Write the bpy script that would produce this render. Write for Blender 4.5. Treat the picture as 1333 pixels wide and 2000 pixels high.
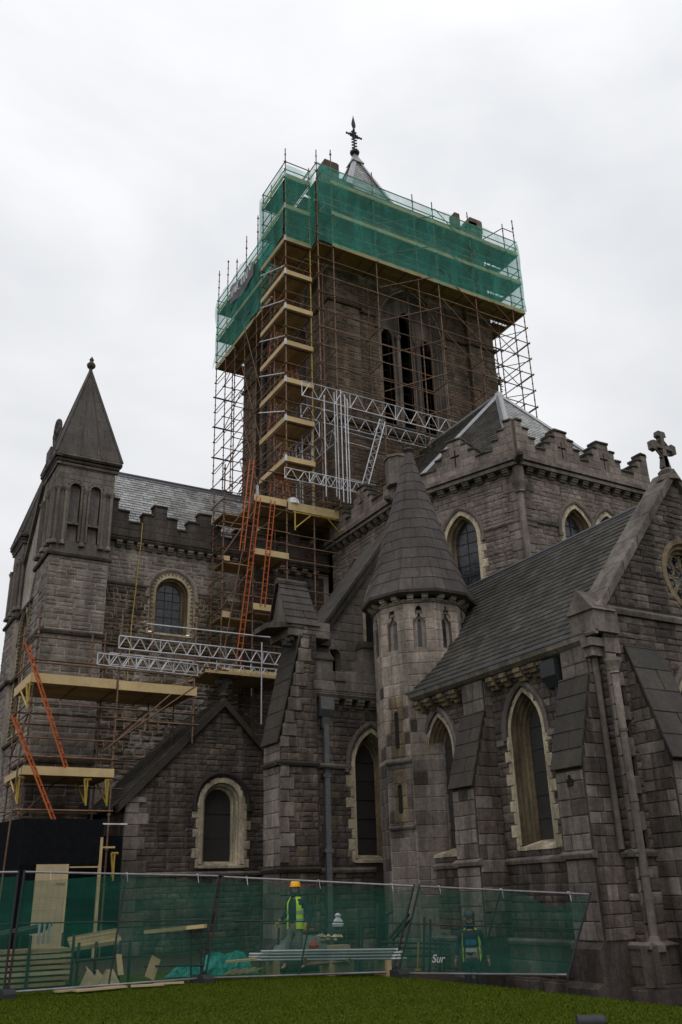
import bpy, bmesh, math, random
import numpy as np
from mathutils import Vector, Matrix
from mathutils.geometry import tessellate_polygon
for o in list(bpy.data.objects): bpy.data.objects.remove(o)
random.seed(7); RS=random.random; U=random.uniform
sc=bpy.context.scene
COL=sc.collection
# ---------------------------------------------------------------- camera
FPX=1753.94; PITCH=math.radians(23.1232); ROLL=math.radians(-1.7263); YAW=math.radians(59.8101); EYE=1.5
fw=Vector((math.cos(YAW)*math.cos(PITCH),math.sin(YAW)*math.cos(PITCH),math.sin(PITCH)))
r0=Vector((math.sin(YAW),-math.cos(YAW),0)); u0=r0.cross(fw)
rt=r0*math.cos(ROLL)+u0*math.sin(ROLL); up=-r0*math.sin(ROLL)+u0*math.cos(ROLL)
cam_data=bpy.data.cameras.new('camera'); cam=bpy.data.objects.new('camera',cam_data); COL.objects.link(cam)
cam.matrix_world=Matrix(((rt.x,up.x,-fw.x,0),(rt.y,up.y,-fw.y,0),(rt.z,up.z,-fw.z,EYE),(0,0,0,1)))
cam_data.sensor_fit='VERTICAL'; cam_data.sensor_height=24; cam_data.lens=24*FPX/2000
cam_data.clip_end=3000; cam_data.clip_start=.1
sc.camera=cam
def proj(p):
    q=Vector(p)-Vector((0,0,EYE)); w=q.dot(fw)
    if w<.1: return None
    return 666.5+FPX*q.dot(rt)/w, 1000-FPX*q.dot(up)/w, w
# ---------------------------------------------------------------- world: overcast sky
SUN_EL=math.radians(58); SUN_ROT=math.radians(200)
world=bpy.data.worlds.new("World"); sc.world=world; world.use_nodes=True
nt=world.node_tree; N=nt.nodes; Lk=nt.links
bg=N['Background']
sky=N.new('ShaderNodeTexSky'); sky.sky_type='NISHITA'; sky.sun_disc=False
sky.sun_elevation=SUN_EL; sky.sun_rotation=SUN_ROT; sky.dust_density=4; sky.air_density=1.2
geo=N.new('ShaderNodeTexCoord')
mp=N.new('ShaderNodeMapping'); mp.inputs['Scale'].default_value=(1,1,1.9)
ns=N.new('ShaderNodeTexNoise'); ns.inputs['Scale'].default_value=2.1; ns.inputs['Detail'].default_value=5; ns.inputs['Roughness'].default_value=.5; ns.inputs['Distortion'].default_value=.35
Lk.new(geo.outputs['Generated'],mp.inputs['Vector']); Lk.new(mp.outputs[0],ns.inputs['Vector'])
cr=N.new('ShaderNodeValToRGB'); cr.color_ramp.elements[0].position=.3; cr.color_ramp.elements[1].position=.68
cr.color_ramp.elements[0].color=(6.9,7.05,7.35,1); cr.color_ramp.elements[1].color=(9.7,9.8,9.95,1)
Lk.new(ns.outputs['Fac'],cr.inputs['Fac'])
# cloud deck: a little greyer towards the horizon
sep=N.new('ShaderNodeSeparateXYZ'); Lk.new(geo.outputs['Generated'],sep.inputs[0])
mr=N.new('ShaderNodeMapRange'); mr.inputs['From Min'].default_value=.05; mr.inputs['From Max'].default_value=.75; mr.inputs['To Min'].default_value=.9; mr.inputs['To Max'].default_value=1.17
Lk.new(sep.outputs['Z'],mr.inputs['Value'])
ml=N.new('ShaderNodeVectorMath'); ml.operation='SCALE'; Lk.new(cr.outputs[0],ml.inputs[0]); Lk.new(mr.outputs[0],ml.inputs['Scale'])
mx=N.new('ShaderNodeMixRGB'); mx.inputs['Fac'].default_value=.94
Lk.new(sky.outputs[0],mx.inputs[1]); Lk.new(ml.outputs[0],mx.inputs[2]); Lk.new(mx.outputs[0],bg.inputs['Color'])
bg.inputs['Strength'].default_value=.10
sd=bpy.data.lights.new('sun','SUN'); sd.energy=.5; sd.angle=math.radians(25); sd.color=(1,.97,.93)
sun=bpy.data.objects.new('sun',sd); COL.objects.link(sun)
# low, soft light from behind the camera's right shoulder
sdir=Vector((math.sin(SUN_ROT)*math.cos(SUN_EL),math.cos(SUN_ROT)*math.cos(SUN_EL),math.sin(SUN_EL)))
sun.rotation_euler=sdir.to_track_quat('Z','Y').to_euler()
vs=sc.view_settings; sc.display_settings.display_device='sRGB'
vs.view_transform='Standard'; vs.look='None'; vs.exposure=0; vs.gamma=1; vs.use_curve_mapping=False
sc.render.resolution_x=682; sc.render.resolution_y=1024
sc.cycles.transparent_max_bounces=24; sc.cycles.max_bounces=6
# ---------------------------------------------------------------- materials
def srgb(h): return h
class NT:
    def __init__(s,name):
        s.m=bpy.data.materials.new(name); s.m.use_nodes=True; s.t=s.m.node_tree; s.b=s.t.nodes['Principled BSDF']
    def n(s,ty,**k):
        x=s.t.nodes.new(ty)
        for a,v in k.items():
            if a in x.inputs: x.inputs[a].default_value=v
            else: setattr(x,a,v)
        return x
    def l(s,a,b): s.t.links.new(a,b)
    def pos(s): return s.n('ShaderNodeNewGeometry').outputs['Position']
    def noise(s,scale,detail=3,rough=.55,vec=None,dist=0):
        x=s.n('ShaderNodeTexNoise'); x.inputs['Scale'].default_value=scale; x.inputs['Detail'].default_value=detail; x.inputs['Roughness'].default_value=rough; x.inputs['Distortion'].default_value=dist
        s.l(vec or s.pos(),x.inputs['Vector']); return x.outputs['Fac']
    def scaled(s,v):
        x=s.n('ShaderNodeMapping'); x.inputs['Scale'].default_value=v; s.l(s.pos(),x.inputs['Vector']); return x.outputs[0]
    def ramp(s,fac,stops):
        x=s.n('ShaderNodeValToRGB'); e=x.color_ramp.elements
        while len(e)<len(stops): e.new(.5)
        for i,(p,c) in enumerate(stops): e[i].position=p; e[i].color=(*c,1) if len(c)==3 else c
        s.l(fac,x.inputs['Fac']); return x.outputs[0]
    def mix(s,a,b,f=1.,mode='MULTIPLY'):
        x=s.n('ShaderNodeMixRGB'); x.blend_type=mode
        if isinstance(f,float): x.inputs[0].default_value=f
        else: s.l(f,x.inputs[0])
        for i,v in((1,a),(2,b)):
            if isinstance(v,tuple): x.inputs[i].default_value=(*v,1)
            else: s.l(v,x.inputs[i])
        return x.outputs[0]
    def rnd(s):
        g=s.n('ShaderNodeNewGeometry').outputs['Random Per Island']; o=s.n('ShaderNodeObjectInfo').outputs['Random']
        a=s.n('ShaderNodeMath',operation='ADD'); s.l(g,a.inputs[0]); s.l(o,a.inputs[1])
        f=s.n('ShaderNodeMath',operation='FRACT'); s.l(a.outputs[0],f.inputs[0]); return f.outputs[0]
    def bump(s,h,strength=.4,dist=.02):
        x=s.n('ShaderNodeBump'); x.inputs['Strength'].default_value=strength; x.inputs['Distance'].default_value=dist
        s.l(h,x.inputs['Height']); s.l(x.outputs[0],s.b.inputs['Normal'])
def g(v): return (v,v,v)
def stone(name,cols,stain=.55,moss=0.,rough=.9,bump=.6,streak=(2.2,2.2,.28),bscale=14,contrast=1.):
    s=NT(name)
    if len(cols)==1: cols=cols*2
    st=[(i/(max(1,len(cols)-1)),c) for i,c in enumerate(cols)]
    rv=s.rnd(); base=s.ramp(rv,st)
    r2=s.n('ShaderNodeMath',operation='MULTIPLY'); s.l(rv,r2.inputs[0]); r2.inputs[1].default_value=7.31
    r3=s.n('ShaderNodeMath',operation='FRACT'); s.l(r2.outputs[0],r3.inputs[0]); base=s.mix(base,s.ramp(r3.outputs[0],[(0,(.86,.855,.85)),(.5,(1.,1.,1.)),(1,(1.12,1.11,1.1))]))
    base=s.mix(base,(1.035,.99,.945))
    grain=s.ramp(s.noise(9,5,.7),[(.3,g(.68)),(.7,g(1.3))])
    c=s.mix(base,grain)
    fine=s.ramp(s.noise(46,3,.6),[(.3,g(.78)),(.72,g(1.2))]); c=s.mix(c,fine)
    big=s.ramp(s.noise(.55,3,.6),[(.32,g(.62)),(.62,g(1.12))]); c=s.mix(c,big,.8)
    sk=s.ramp(s.noise(1.,5,.62,s.scaled(streak),.4),[(.42,g(1.-stain)),(.58,g(1.))]); c=s.mix(c,sk)
    if moss>0:
        mk=s.ramp(s.noise(1.7,5,.65),[(.52,g(0.)),(.66,g(moss))]); c=s.mix(c,(.045,.052,.018),mk,'MIX')
    s.l(c,s.b.inputs['Base Color']); s.b.inputs['Roughness'].default_value=rough; s.b.inputs['Specular IOR Level'].default_value=.25
    s.bump(s.noise(bscale,6,.68),bump,.03)
    return s.m
def plain(name,col,rough=.6,metal=0.,var=.25,bump=0,spec=.5,nscale=8,bs=30):
    s=NT(name)
    c=s.mix(tuple(col),s.ramp(s.rnd(),[(0,g(1-var)),(1,g(1+var))]))
    c=s.mix(c,s.ramp(s.noise(nscale,4,.6),[(.3,g(1-var)),(.7,g(1+var))]))
    s.l(c,s.b.inputs['Base Color']); s.b.inputs['Roughness'].default_value=rough; s.b.inputs['Metallic'].default_value=metal
    s.b.inputs['Specular IOR Level'].default_value=spec
    if bump: s.bump(s.noise(bs,4,.6),bump,.02)
    return s.m
MT={}
MT['tower']=stone('tower_stone',[(.113,.089,.069),(.146,.112,.084),(.173,.138,.108),(.130,.104,.086)],.35,0,.9,.5)
MT['tower_m']=stone('tower_mortar',[(.10,.08,.065)],.4)
MT['chan']=stone('chancel_stone',[(.190,.161,.148),(.238,.203,.186),(.279,.240,.223),(.211,.180,.169)],.3,0,.9,.8)
MT['chan_m']=stone('chancel_mortar',[(.156,.133,.122)],.3)
MT['trans']=stone('transept_stone',[(.204,.182,.167),(.247,.223,.205),(.290,.261,.244),(.179,.161,.148)],.3)
MT['trans_m']=stone('transept_mortar',[(.40,.365,.325)],.3)
MT['rub']=stone('rubble_stone',[(.11,.089,.07),(.17,.138,.105),(.23,.19,.148),(.135,.12,.107)],.4,0,.9,.9)
MT['low']=stone('chapel_stone',[(.095,.079,.071),(.124,.103,.093),(.153,.129,.117),(.106,.091,.084)],.5,.12,.85,.8)  # low walls: wet stone, with occlusion and vignette darkening put into the colour
MT['low_m']=stone('chapel_mortar',[(.068,.057,.052)],.4)
MT['quoin']=stone('quoin_stone',[(.165,.143,.131),(.206,.180,.168),(.246,.218,.204)],.45,.08,.85,.3)
MT['dress']=stone('dressed_stone',[(.161,.140,.130),(.190,.168,.155),(.213,.190,.176)],.4,.08,.85,.3)
MT['dark']=stone('sooty_stone',[(.075,.064,.058),(.09,.077,.07)],.4,.1,.85,.3)
MT['turret']=stone('turret_stone',[(.307,.267,.239),(.353,.308,.277),(.391,.344,.312)],.38,.05,.85,.25)
MT['cream']=stone('cream_limestone',[(.42,.37,.275),(.5,.445,.335),(.56,.5,.385)],.45,0,.85,.25)
MT['creamdirty']=stone('weathered_limestone',[(.230,.179,.115),(.294,.234,.152),(.202,.161,.106)],.55,.05,.85,.3)
MT['slab']=stone('dark_weathering_slab',[(.042,.036,.033),(.054,.046,.041),(.048,.041,.037)],.25,.3,.6,.2)
MT['cone']=stone('spire_slab',[(.065,.056,.053),(.084,.072,.069),(.074,.063,.060)],.3,.08,.6,.2)
MT['cope']=stone('coping_stone',[(.085,.073,.063),(.11,.096,.084)],.45,.3,.8,.3)
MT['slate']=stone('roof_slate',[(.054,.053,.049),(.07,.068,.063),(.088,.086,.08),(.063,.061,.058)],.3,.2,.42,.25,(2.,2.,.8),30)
MT['slatesheen']=stone('wet_slate_painted_sheen',[(.231,.245,.258),(.326,.340,.354),(.435,.449,.468),(.272,.282,.299)],.2,.03,.24,.12,(2.,2.,.8),30)  # wet slate; the pale base colour paints in the sky's reflection
MT['lead']=plain('lead_sheet',(.33,.335,.35),.4,.3,.2,.3,.6)
MT['lead_dark']=plain('dark_lead',(.10,.10,.115),.5,.3,.2,.2)
MT['iron']=plain('painted_iron',(.03,.033,.035),.6,.1,.2,0,.3)
MT['pipe']=plain('grey_painted_pipe',(.1,.1,.105),.6,.1,.2,0,.3)
MT['rust']=plain('rusty_scaffold_tube',(.165,.095,.058),.62,.25,.35,.2,.4,5)
MT['galv']=plain('galvanised_tube',(.46,.46,.48),.45,.5,.2,0,.5,3)
MT['rail']=plain('dull_galvanised_rail',(.24,.225,.24),.55,.4,.2)
MT['timber']=plain('scaffold_board',(.52,.385,.2),.75,0,.14,.2,.3,2.2)
MT['deck']=plain('weathered_deck_board',(.33,.235,.13),.85,0,.2,.2,.2,3)
MT['ply']=plain('plywood',(.42,.33,.2),.8,0,.1,.1,.3,4)
MT['orange']=plain('orange_fibreglass',(.5,.115,.028),.6,0,.12)
MT['yellow']=plain('yellow_steel',(.4,.27,.035),.55,.0,.25)
MT['black']=plain('black_hoarding',(.006,.0065,.008),.8,0,.3,0,.08)
MT['rope']=plain('yellow_rope',(.6,.38,.06),.8)
MT['rubber']=plain('black_rubber',(.018,.018,.02),.8)
MT['plastic']=plain('white_plastic',(.6,.6,.62),.5)
MT['tealtarp']=plain('teal_tarpaulin',(.01,.2,.165),.7,0,.3,.5)
MT['darkglass']=None
def glass(name,c1,c2):
    s=NT(name)
    v=s.n('ShaderNodeTexVoronoi'); v.inputs['Scale'].default_value=7; s.l(s.pos(),v.inputs['Vector'])
    c=s.mix(s.ramp(s.rnd(),[(0,c1),(1,c2)]),s.ramp(v.outputs['Color'],[(.2,g(.5)),(.8,g(1.6))]))
    s.l(c,s.b.inputs['Base Color']); s.b.inputs['Roughness'].default_value=.22; s.b.inputs['Specular IOR Level'].default_value=.5
    s.bump(s.noise(11,2),.35,.02); return s.m
MT['glass']=glass('leaded_stained_glass',(.012,.013,.018),(.035,.034,.045))
MT['mesh']=plain('protective_wire_mesh',(.022,.019,.018),.7,0,.2)
MT['void']=plain('dark_interior',(.006,.005,.005),.95,0,.1)
def net(name,col,op0,op1,foldscale):
    s=NT(name); t=s.t
    tr=s.n('ShaderNodeBsdfTransparent'); df=s.n('ShaderNodeBsdfDiffuse'); tl=s.n('ShaderNodeBsdfTranslucent'); mxa=s.n('ShaderNodeMixShader'); mxb=s.n('ShaderNodeMixShader')
    c=s.mix(tuple(col),s.ramp(s.noise(1.1,4,.6,s.scaled(foldscale),.5),[(.3,g(.72)),(.7,g(1.3))]))
    s.l(c,df.inputs[0]); s.l(c,tl.inputs[0]); mxa.inputs[0].default_value=.5; s.l(df.outputs[0],mxa.inputs[1]); s.l(tl.outputs[0],mxa.inputs[2])
    op=s.ramp(s.noise(.9,4,.6,s.scaled(foldscale)),[(.3,g(op0)),(.72,g(op1))])
    s.l(op,mxb.inputs[0]); s.l(tr.outputs[0],mxb.inputs[1]); s.l(mxa.outputs[0],mxb.inputs[2])
    s.l(mxb.outputs[0],t.nodes['Material Output'].inputs['Surface']); return s.m
MT['net']=net('green_debris_net',(.1,.5,.42),.3,.56,(1.6,1.6,.35))
MT['fnet']=net('green_fence_net',(.026,.155,.108),.3,.5,(.5,.5,2.4))
MT['banner']=net('grey_mesh_banner',(.36,.33,.36),.85,.95,(1,1,1))
def lawn():
    s=NT('lawn_and_earth')
    gr=s.ramp(s.noise(.8,5,.6),[(.3,(.032,.052,.003)),(.55,(.053,.075,.004)),(.8,(.086,.104,.007))])
    gr=s.mix(gr,s.ramp(s.noise(45,4,.7),[(.3,g(.85)),(.7,g(1.15))]))
    ea=s.mix((.045,.036,.028),s.ramp(s.noise(6,5,.7),[(.3,g(.5)),(.7,g(1.6))]))
    z=s.n('ShaderNodeSeparateXYZ'); s.l(s.pos(),z.inputs[0])
    m=s.n('ShaderNodeMapRange'); m.inputs['From Min'].default_value=-.12; m.inputs['From Max'].default_value=-.3; s.l(z.outputs['Z'],m.inputs['Value'])
    c=s.mix(gr,ea,m.outputs[0],'MIX')
    y=s.n('ShaderNodeMath',operation='ADD'); s.l(z.outputs['Y'],y.inputs[0]); 
    nn=s.n('ShaderNodeMath',operation='MULTIPLY'); s.l(s.noise(.6,4,.6),nn.inputs[0]); nn.inputs[1].default_value=5; s.l(nn.outputs[0],y.inputs[1])
    m2=s.n('ShaderNodeMapRange'); m2.inputs['From Min'].default_value=24.2; m2.inputs['From Max'].default_value=25.2; s.l(y.outputs[0],m2.inputs['Value'])
    c=s.mix(c,ea,m2.outputs[0],'MIX')
    s.l(c,s.b.inputs['Base Color']); s.b.inputs['Roughness'].default_value=.95; s.b.inputs['Specular IOR Level'].default_value=.08; s.bump(s.noise(50,4,.7),.5,.02); return s.m
MT['lawn']=lawn()
s=NT('grass_blade'); c=s.ramp(s.rnd(),[(0,(.04,.06,.003)),(.5,(.055,.078,.004)),(1,(.088,.105,.008))]); s.l(c,s.b.inputs['Base Color']); s.b.inputs['Roughness'].default_value=.9; s.b.inputs['Specular IOR Level'].default_value=.08; MT['blade']=s.m
# ---------------------------------------------------------------- object helpers
WM={}
def reg(o,parent,W):
    COL.objects.link(o)
    if parent is not None:
        o.parent=parent; o.matrix_basis=WM[parent.name].inverted()@W
    else: o.matrix_basis=W
    WM[o.name]=W
    return o
def thing(name,label,cat,loc=(0,0,0),group=None):
    o=bpy.data.objects.new(name,None); o.empty_display_size=.3
    o['label']=label; o['category']=cat
    if group: o['group']=group
    return reg(o,None,Matrix.Translation(loc))
class MB:
    def __init__(s): s.v=[]; s.f=[]; s.mi=[]
    def add(s,vs,fs,mi=0):
        b=len(s.v); s.v+= [tuple(p) for p in vs]; s.f+=[tuple(b+i for i in f) for f in fs]; s.mi+=[mi]*len(fs)
    def hexa(s,p,mi=0):  # p: 4 bottom, 4 top
        s.add(p,[(0,3,2,1),(4,5,6,7),(0,1,5,4),(1,2,6,5),(2,3,7,6),(3,0,4,7)],mi)
    def box(s,F,a0,a1,d0,d1,z0,z1,mi=0):
        s.hexa([F(a0,d0,z0),F(a1,d0,z0),F(a1,d1,z0),F(a0,d1,z0),F(a0,d0,z1),F(a1,d0,z1),F(a1,d1,z1),F(a0,d1,z1)],mi)
    def wbox(s,x0,x1,y0,y1,z0,z1,mi=0): s.box(WF,x0,x1,y0,y1,z0,z1,mi)
    def prism(s,pts,vec,mi=0):
        pts=[Vector(p) for p in pts]; n=len(pts); vec=Vector(vec)
        s.add(pts+[p+vec for p in pts],[tuple(range(n))[::-1],tuple(range(n,2*n))]+[(i,(i+1)%n,n+(i+1)%n,n+i) for i in range(n)],mi)
    def tube(s,p,q,r,n=7,r2=None,mi=0,cap=True):
        p=Vector(p);q=Vector(q);d=(q-p).normalized(); a=d.orthogonal().normalized(); b=d.cross(a); r2=r if r2 is None else r2
        vs=[];
        for c,rr in((p,r),(q,r2)):
            for i in range(n):
                t=2*math.pi*i/n; vs.append(c+(a*math.cos(t)+b*math.sin(t))*rr)
        fs=[(i,(i+1)%n,n+(i+1)%n,n+i) for i in range(n)]
        if cap: fs+=[tuple(range(n))[::-1],tuple(range(n,2*n))]
        s.add(vs,fs,mi)
    def lathe(s,c,prof,n=8,ph=0,mi=0,sx=1,sy=1):
        vs=[];c=Vector(c)
        for r,z in prof:
            for i in range(n):
                t=ph+2*math.pi*i/n; vs.append((c.x+r*math.cos(t)*sx,c.y+r*math.sin(t)*sy,c.z+z))
        fs=[]
        for k in range(len(prof)-1):
            for i in range(n):
                j=(i+1)%n; fs.append((k*n+i,k*n+j,(k+1)*n+j,(k+1)*n+i))
        fs+=[tuple(range(n))[::-1],tuple(range((len(prof)-1)*n,len(prof)*n))]
        s.add(vs,fs,mi)
    def obj(s,name,mat,parent=None,smooth=False,label=None,kind=None):
        me=bpy.data.meshes.new(name); me.from_pydata(s.v,[],s.f)
        mats=mat if isinstance(mat,(list,tuple)) else [mat]
        for m in mats: me.materials.append(MT[m] if isinstance(m,str) else m)
        if any(s.mi): me.polygons.foreach_set('material_index',s.mi)
        if smooth: me.polygons.foreach_set('use_smooth',[True]*len(s.f))
        o=bpy.data.objects.new(name,me)
        if label: o['label']=label
        if kind: o['kind']=kind
        return reg(o,parent,Matrix.Identity(4))
def WF(a,d,z): return Vector((a,d,z))
def FR(O,u):
    O=Vector((*O[:2],0)); u=Vector((*u[:2],0)).normalized(); n=Vector((u.y,-u.x,0))
    def F(a,d,z): return O+u*a+n*d+Vector((0,0,z))
    F.u=u; F.n=n; F.O=O; return F
def FE(y): return FR((0,y),(1,0))      # wall facing the viewer's side, a = x
def FS(x): return FR((x,0),(0,-1))     # wall facing left, a = -y
def sub(F,d):
    return FR(F.O+F.n*d,F.u)
# ---- shared unit pieces: x along, y inward (front at -1), z up; unit size
def unit_stone(rough,ch=.05):
    def j(a): return U(-a,a)*rough
    c=ch; vs=[]
    for (x,z) in((-1,-1),(1,-1),(1,1),(-1,1)):
        vs.append((x*(.5-c)+j(.03),-1+j(.12),z*(.5-c*1.6)+j(.05)))
    for (x,z) in((-1,-1),(1,-1),(1,1),(-1,1)): vs.append((x*.5+j(.02),-.72,z*.5+j(.04)))
    for (x,z) in((-1,-1),(1,-1),(1,1),(-1,1)): vs.append((x*.5,0,z*.5))
    vs.append((j(.2),-1-.35*rough*U(.3,1),j(.2)))
    fs=[(0,1,12),(1,2,12),(2,3,12),(3,0,12)]
    for k in(0,4):
        for i in range(4): fs.append((k+4+i,k+4+(i+1)%4,k+(i+1)%4,k+i))
    return vs,fs
UNITS={'rough':[unit_stone(1.,.06) for _ in range(10)],'dressed':[unit_stone(.25,.035) for _ in range(6)],
 'rubble':[unit_stone(1.9,.1) for _ in range(12)],'slab':[unit_stone(.06,.012) for _ in range(4)]}
_um={}
def unit_mesh(name,kind,i,mat):
    k=(name,kind,i,mat)
    if k not in _um:
        vs,fs=UNITS[kind][i]; me=bpy.data.meshes.new(name); me.from_pydata(vs,[],fs); me.materials.append(MT[mat]); _um[k]=me
    return _um[k]
class Pool:
    def __init__(s,thing_): s.t=thing_; s.d={}
    def add(s,name,kind,mat,parent,O,ax,ay,az,prio=1.):
        s.d.setdefault(name,[]).append((kind,mat,parent,Vector(O),Vector(ax),Vector(ay),Vector(az),prio))
    def flush(s,limit=300):
        for name,L in s.d.items():
            def size(e):
                q=proj(e[3])
                if q is None: return -1
                x,y,w=q
                if x<-10 or x>1343 or y<-10 or y>2010: return -1
                view=(e[3]-Vector((0,0,EYE))).normalized(); nrm=e[4].cross(e[6]); 
                A=abs(nrm.dot(view)); return A/(w*w)*e[7]
            sz=[(size(e),i) for i,e in enumerate(L)]; sz.sort(reverse=True)
            top=[i for a,i in sz[:limit] if a>0]; rest=[i for i in range(len(L)) if i not in set(top)]
            for i in top:
                k,m,par,O,ax,ay,az,_=L[i]
                o=bpy.data.objects.new(name,unit_mesh(name,k,random.randrange(len(UNITS[k])),m))
                reg(o,par,Matrix(((ax.x,ay.x,az.x,O.x),(ax.y,ay.y,az.y,O.y),(ax.z,ay.z,az.z,O.z),(0,0,0,1))))
            if rest:
                mats=[]; mb=MB(); V=[];Fc=[];MI=[];b=0
                for i in rest:
                    k,m,par,O,ax,ay,az,_=L[i]
                    if m not in mats: mats.append(m)
                    vs,fs=UNITS[k][random.randrange(len(UNITS[k]))]
                    A=np.array(vs)@np.array([ax[:],ay[:],az[:]])+np.array(O[:])
                    V.append(A); Fc+=[tuple(b+q for q in f) for f in fs]; MI+=[mats.index(m)]*len(fs); b+=len(vs)
                mb.v=np.vstack(V).tolist(); mb.f=Fc; mb.mi=MI
                mb.obj(name,mats,s.t,kind='stuff')
def piece(P,name,kind,mat,parent,F,a0,a1,d0,d1,z0,z1,prio=1.):
    # box piece on frame F; front face at d1
    P.add(name,kind,mat,parent,F((a0+a1)/2,d0,(z0+z1)/2),F.u*(a1-a0),F.n*-(d1-d0),Vector((0,0,z1-z0)),prio)
def arch_half(win,z,off=0):
    # half width of an opening at height z; None if outside
    hw,z0,zs,R=win['hw'],win['z0'],win['zs'],win['R']
    if z<z0-off*.3: return None
    if z<=zs: return hw+off
    q=(R+off)**2-(z-zs)**2
    if q<=0: return None
    h=math.sqrt(q)-(R-hw); return h if h>0 else None
def masonry(P,parent,F,z0,z1,ivl,ch=(.16,.3),sw=(.25,.75),mat='low',kind='rough',proud=.026,wins=(),name='stone',gap=.009,zstart=None,alt=None,altp=.1):
    z=z0
    while z<z1-.05:
        h=U(*ch); h=min(h,z1-z)
        if z1-z-h<ch[0]*.6: h=z1-z
        zm=z+h/2
        segs=list(ivl(zm)) if callable(ivl) else [ivl]
        for w in wins:
            hh=arch_half(w,zm,w.get('off',.3))
            if hh is None: continue
            new=[]
            for a,b in segs:
                l,r=w['a']-hh,w['a']+hh
                if r<=a or l>=b: new.append((a,b)); continue
                if l>a: new.append((a,l))
                if r<b: new.append((r,b))
            segs=new
        for a,b in segs:
            x=a+0.
            first=True
            while x<b-.02:
                w=U(*sw)*(U(.4,1) if first else 1); first=False
                if b-x-w<sw[0]*.6: w=b-x
                w=min(w,b-x)
                if w>.05:
                    m=mat
                    if alt and RS()<altp: m=alt
                    hh=h
                    if h>.24 and RS()<.3 and kind!='dressed':   # a course split into two thinner stones
                        piece(P,name,kind,m,parent,F,x+gap/2,x+w-gap/2,-.03,proud*U(.5,1.3),z+gap/2,z+h*.48-gap/2)
                        piece(P,name,kind,m,parent,F,x+gap/2,x+w-gap/2,-.03,proud*U(.5,1.3),z+h*.48+gap/2,z+h-gap/2)
                    else: piece(P,name,kind,m,parent,F,x+gap/2,x+w-gap/2,-.03,proud*U(.5,1.3),z+gap/2,z+h-gap/2)
                x+=w
        z+=h
def quoins(P,parent,F,a_edge,side,z0,z1,mat='quoin',h=.36,lng=.55,sht=.33,proud=.055,phase=0,name='quoin'):
    z=z0;k=phase
    while z<z1-.08:
        hh=min(h*U(.85,1.15),z1-z); L=(lng if k%2 else sht)*U(.9,1.1)
        a0,a1=(a_edge-L,a_edge) if side>0 else (a_edge,a_edge+L)
        piece(P,name,'dressed',mat,parent,F,a0,a1,-.03,proud,z+.006,z+hh-.006); z+=hh;k+=1
# ---- openings
def arch_path(win,off=0,n=9,closed_sill=False):
    hw,z0,zs,R=win['hw'],win['z0'],win['zs'],win['R']; a=win['a']; c=R-hw; Ro=R+off
    pts=[(a-hw-off,z0),(a-hw-off,zs)]
    t1=math.acos(max(-1,min(1,c/Ro)))
    L=[(a+c-Ro*math.cos(t1*i/n),zs+Ro*math.sin(t1*i/n)) for i in range(1,n+1)]
    pts+=L
    pts+=[(2*a-x,z) for x,z in reversed(L[:-1])]
    pts+=[(a+hw+off,zs),(a+hw+off,z0)]
    return pts
def sweep(mb,F,win,prof,mi=0,lo=None,n=9,z0=None):
    w=dict(win)
    if z0 is not None: w['z0']=z0
    rows=[[F(x,d,z) for x,z in arch_path(w,off,n)] for off,d in prof]
    if lo=='arch': rows=[r[1:-1] for r in rows]
    m=len(rows[0]); vs=[p for r in rows for p in r]; fs=[]
    for k in range(len(rows)-1):
        for i in range(m-1): fs.append((k*m+i,k*m+i+1,(k+1)*m+i+1,(k+1)*m+i))
    mb.add(vs,fs,mi)
def poly_fill(mb,F,outline,holes,d0,d1,mi=0,front_only=False):
    loops=[outline]+list(holes)
    tri=tessellate_polygon([[Vector((x,z,0)) for x,z in l] for l in loops])
    flat=[p for l in loops for p in l]; n=len(flat)
    vs=[F(x,d1,z) for x,z in flat]; fs=[tuple(t) for t in tri]
    if not front_only:
        vs+=[F(x,d0,z) for x,z in flat]; fs+=[tuple(n+i for i in t) for t in tri]
        b=0
        for l in loops:
            m=len(l)
            for i in range(m): fs.append((b+i,b+(i+1)%m,n+b+(i+1)%m,n+b+i))
            b+=m
    mb.add(vs,fs,mi)
def hole_of(win,off):
    p=arch_path(win,off); z=win['z0']-win.get('sillh',.12)
    p=list(p); p[0]=(p[0][0],z); p[-1]=(p[-1][0],z); return p
def clip(poly,x0,x1,z0,z1):
    def cl(P_,inside,inter):
        out=[]
        for i in range(len(P_)):
            a=P_[i-1];b=P_[i]
            if inside(b):
                if not inside(a): out.append(inter(a,b))
                out.append(b)
            elif inside(a): out.append(inter(a,b))
        return out
    def ix(v): return lambda a,b:(v,a[1]+(b[1]-a[1])*(v-a[0])/(b[0]-a[0]))
    def iz(v): return lambda a,b:(a[0]+(b[0]-a[0])*(v-a[1])/(b[1]-a[1]),v)
    P_=poly
    for ins,it in((lambda p:p[0]>=x0,ix(x0)),(lambda p:p[0]<=x1,ix(x1)),(lambda p:p[1]>=z0,iz(z0)),(lambda p:p[1]<=z1,iz(z1))):
        if not P_: return []
        P_=cl(P_,ins,it)
    return P_
def mkwin(a,z0,zs,hw,R=None,off=.3,dep=.42,sillh=.12): return dict(a=a,z0=z0,zs=zs,hw=hw,R=R or hw,off=off,dep=dep,sillh=sillh)
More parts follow.
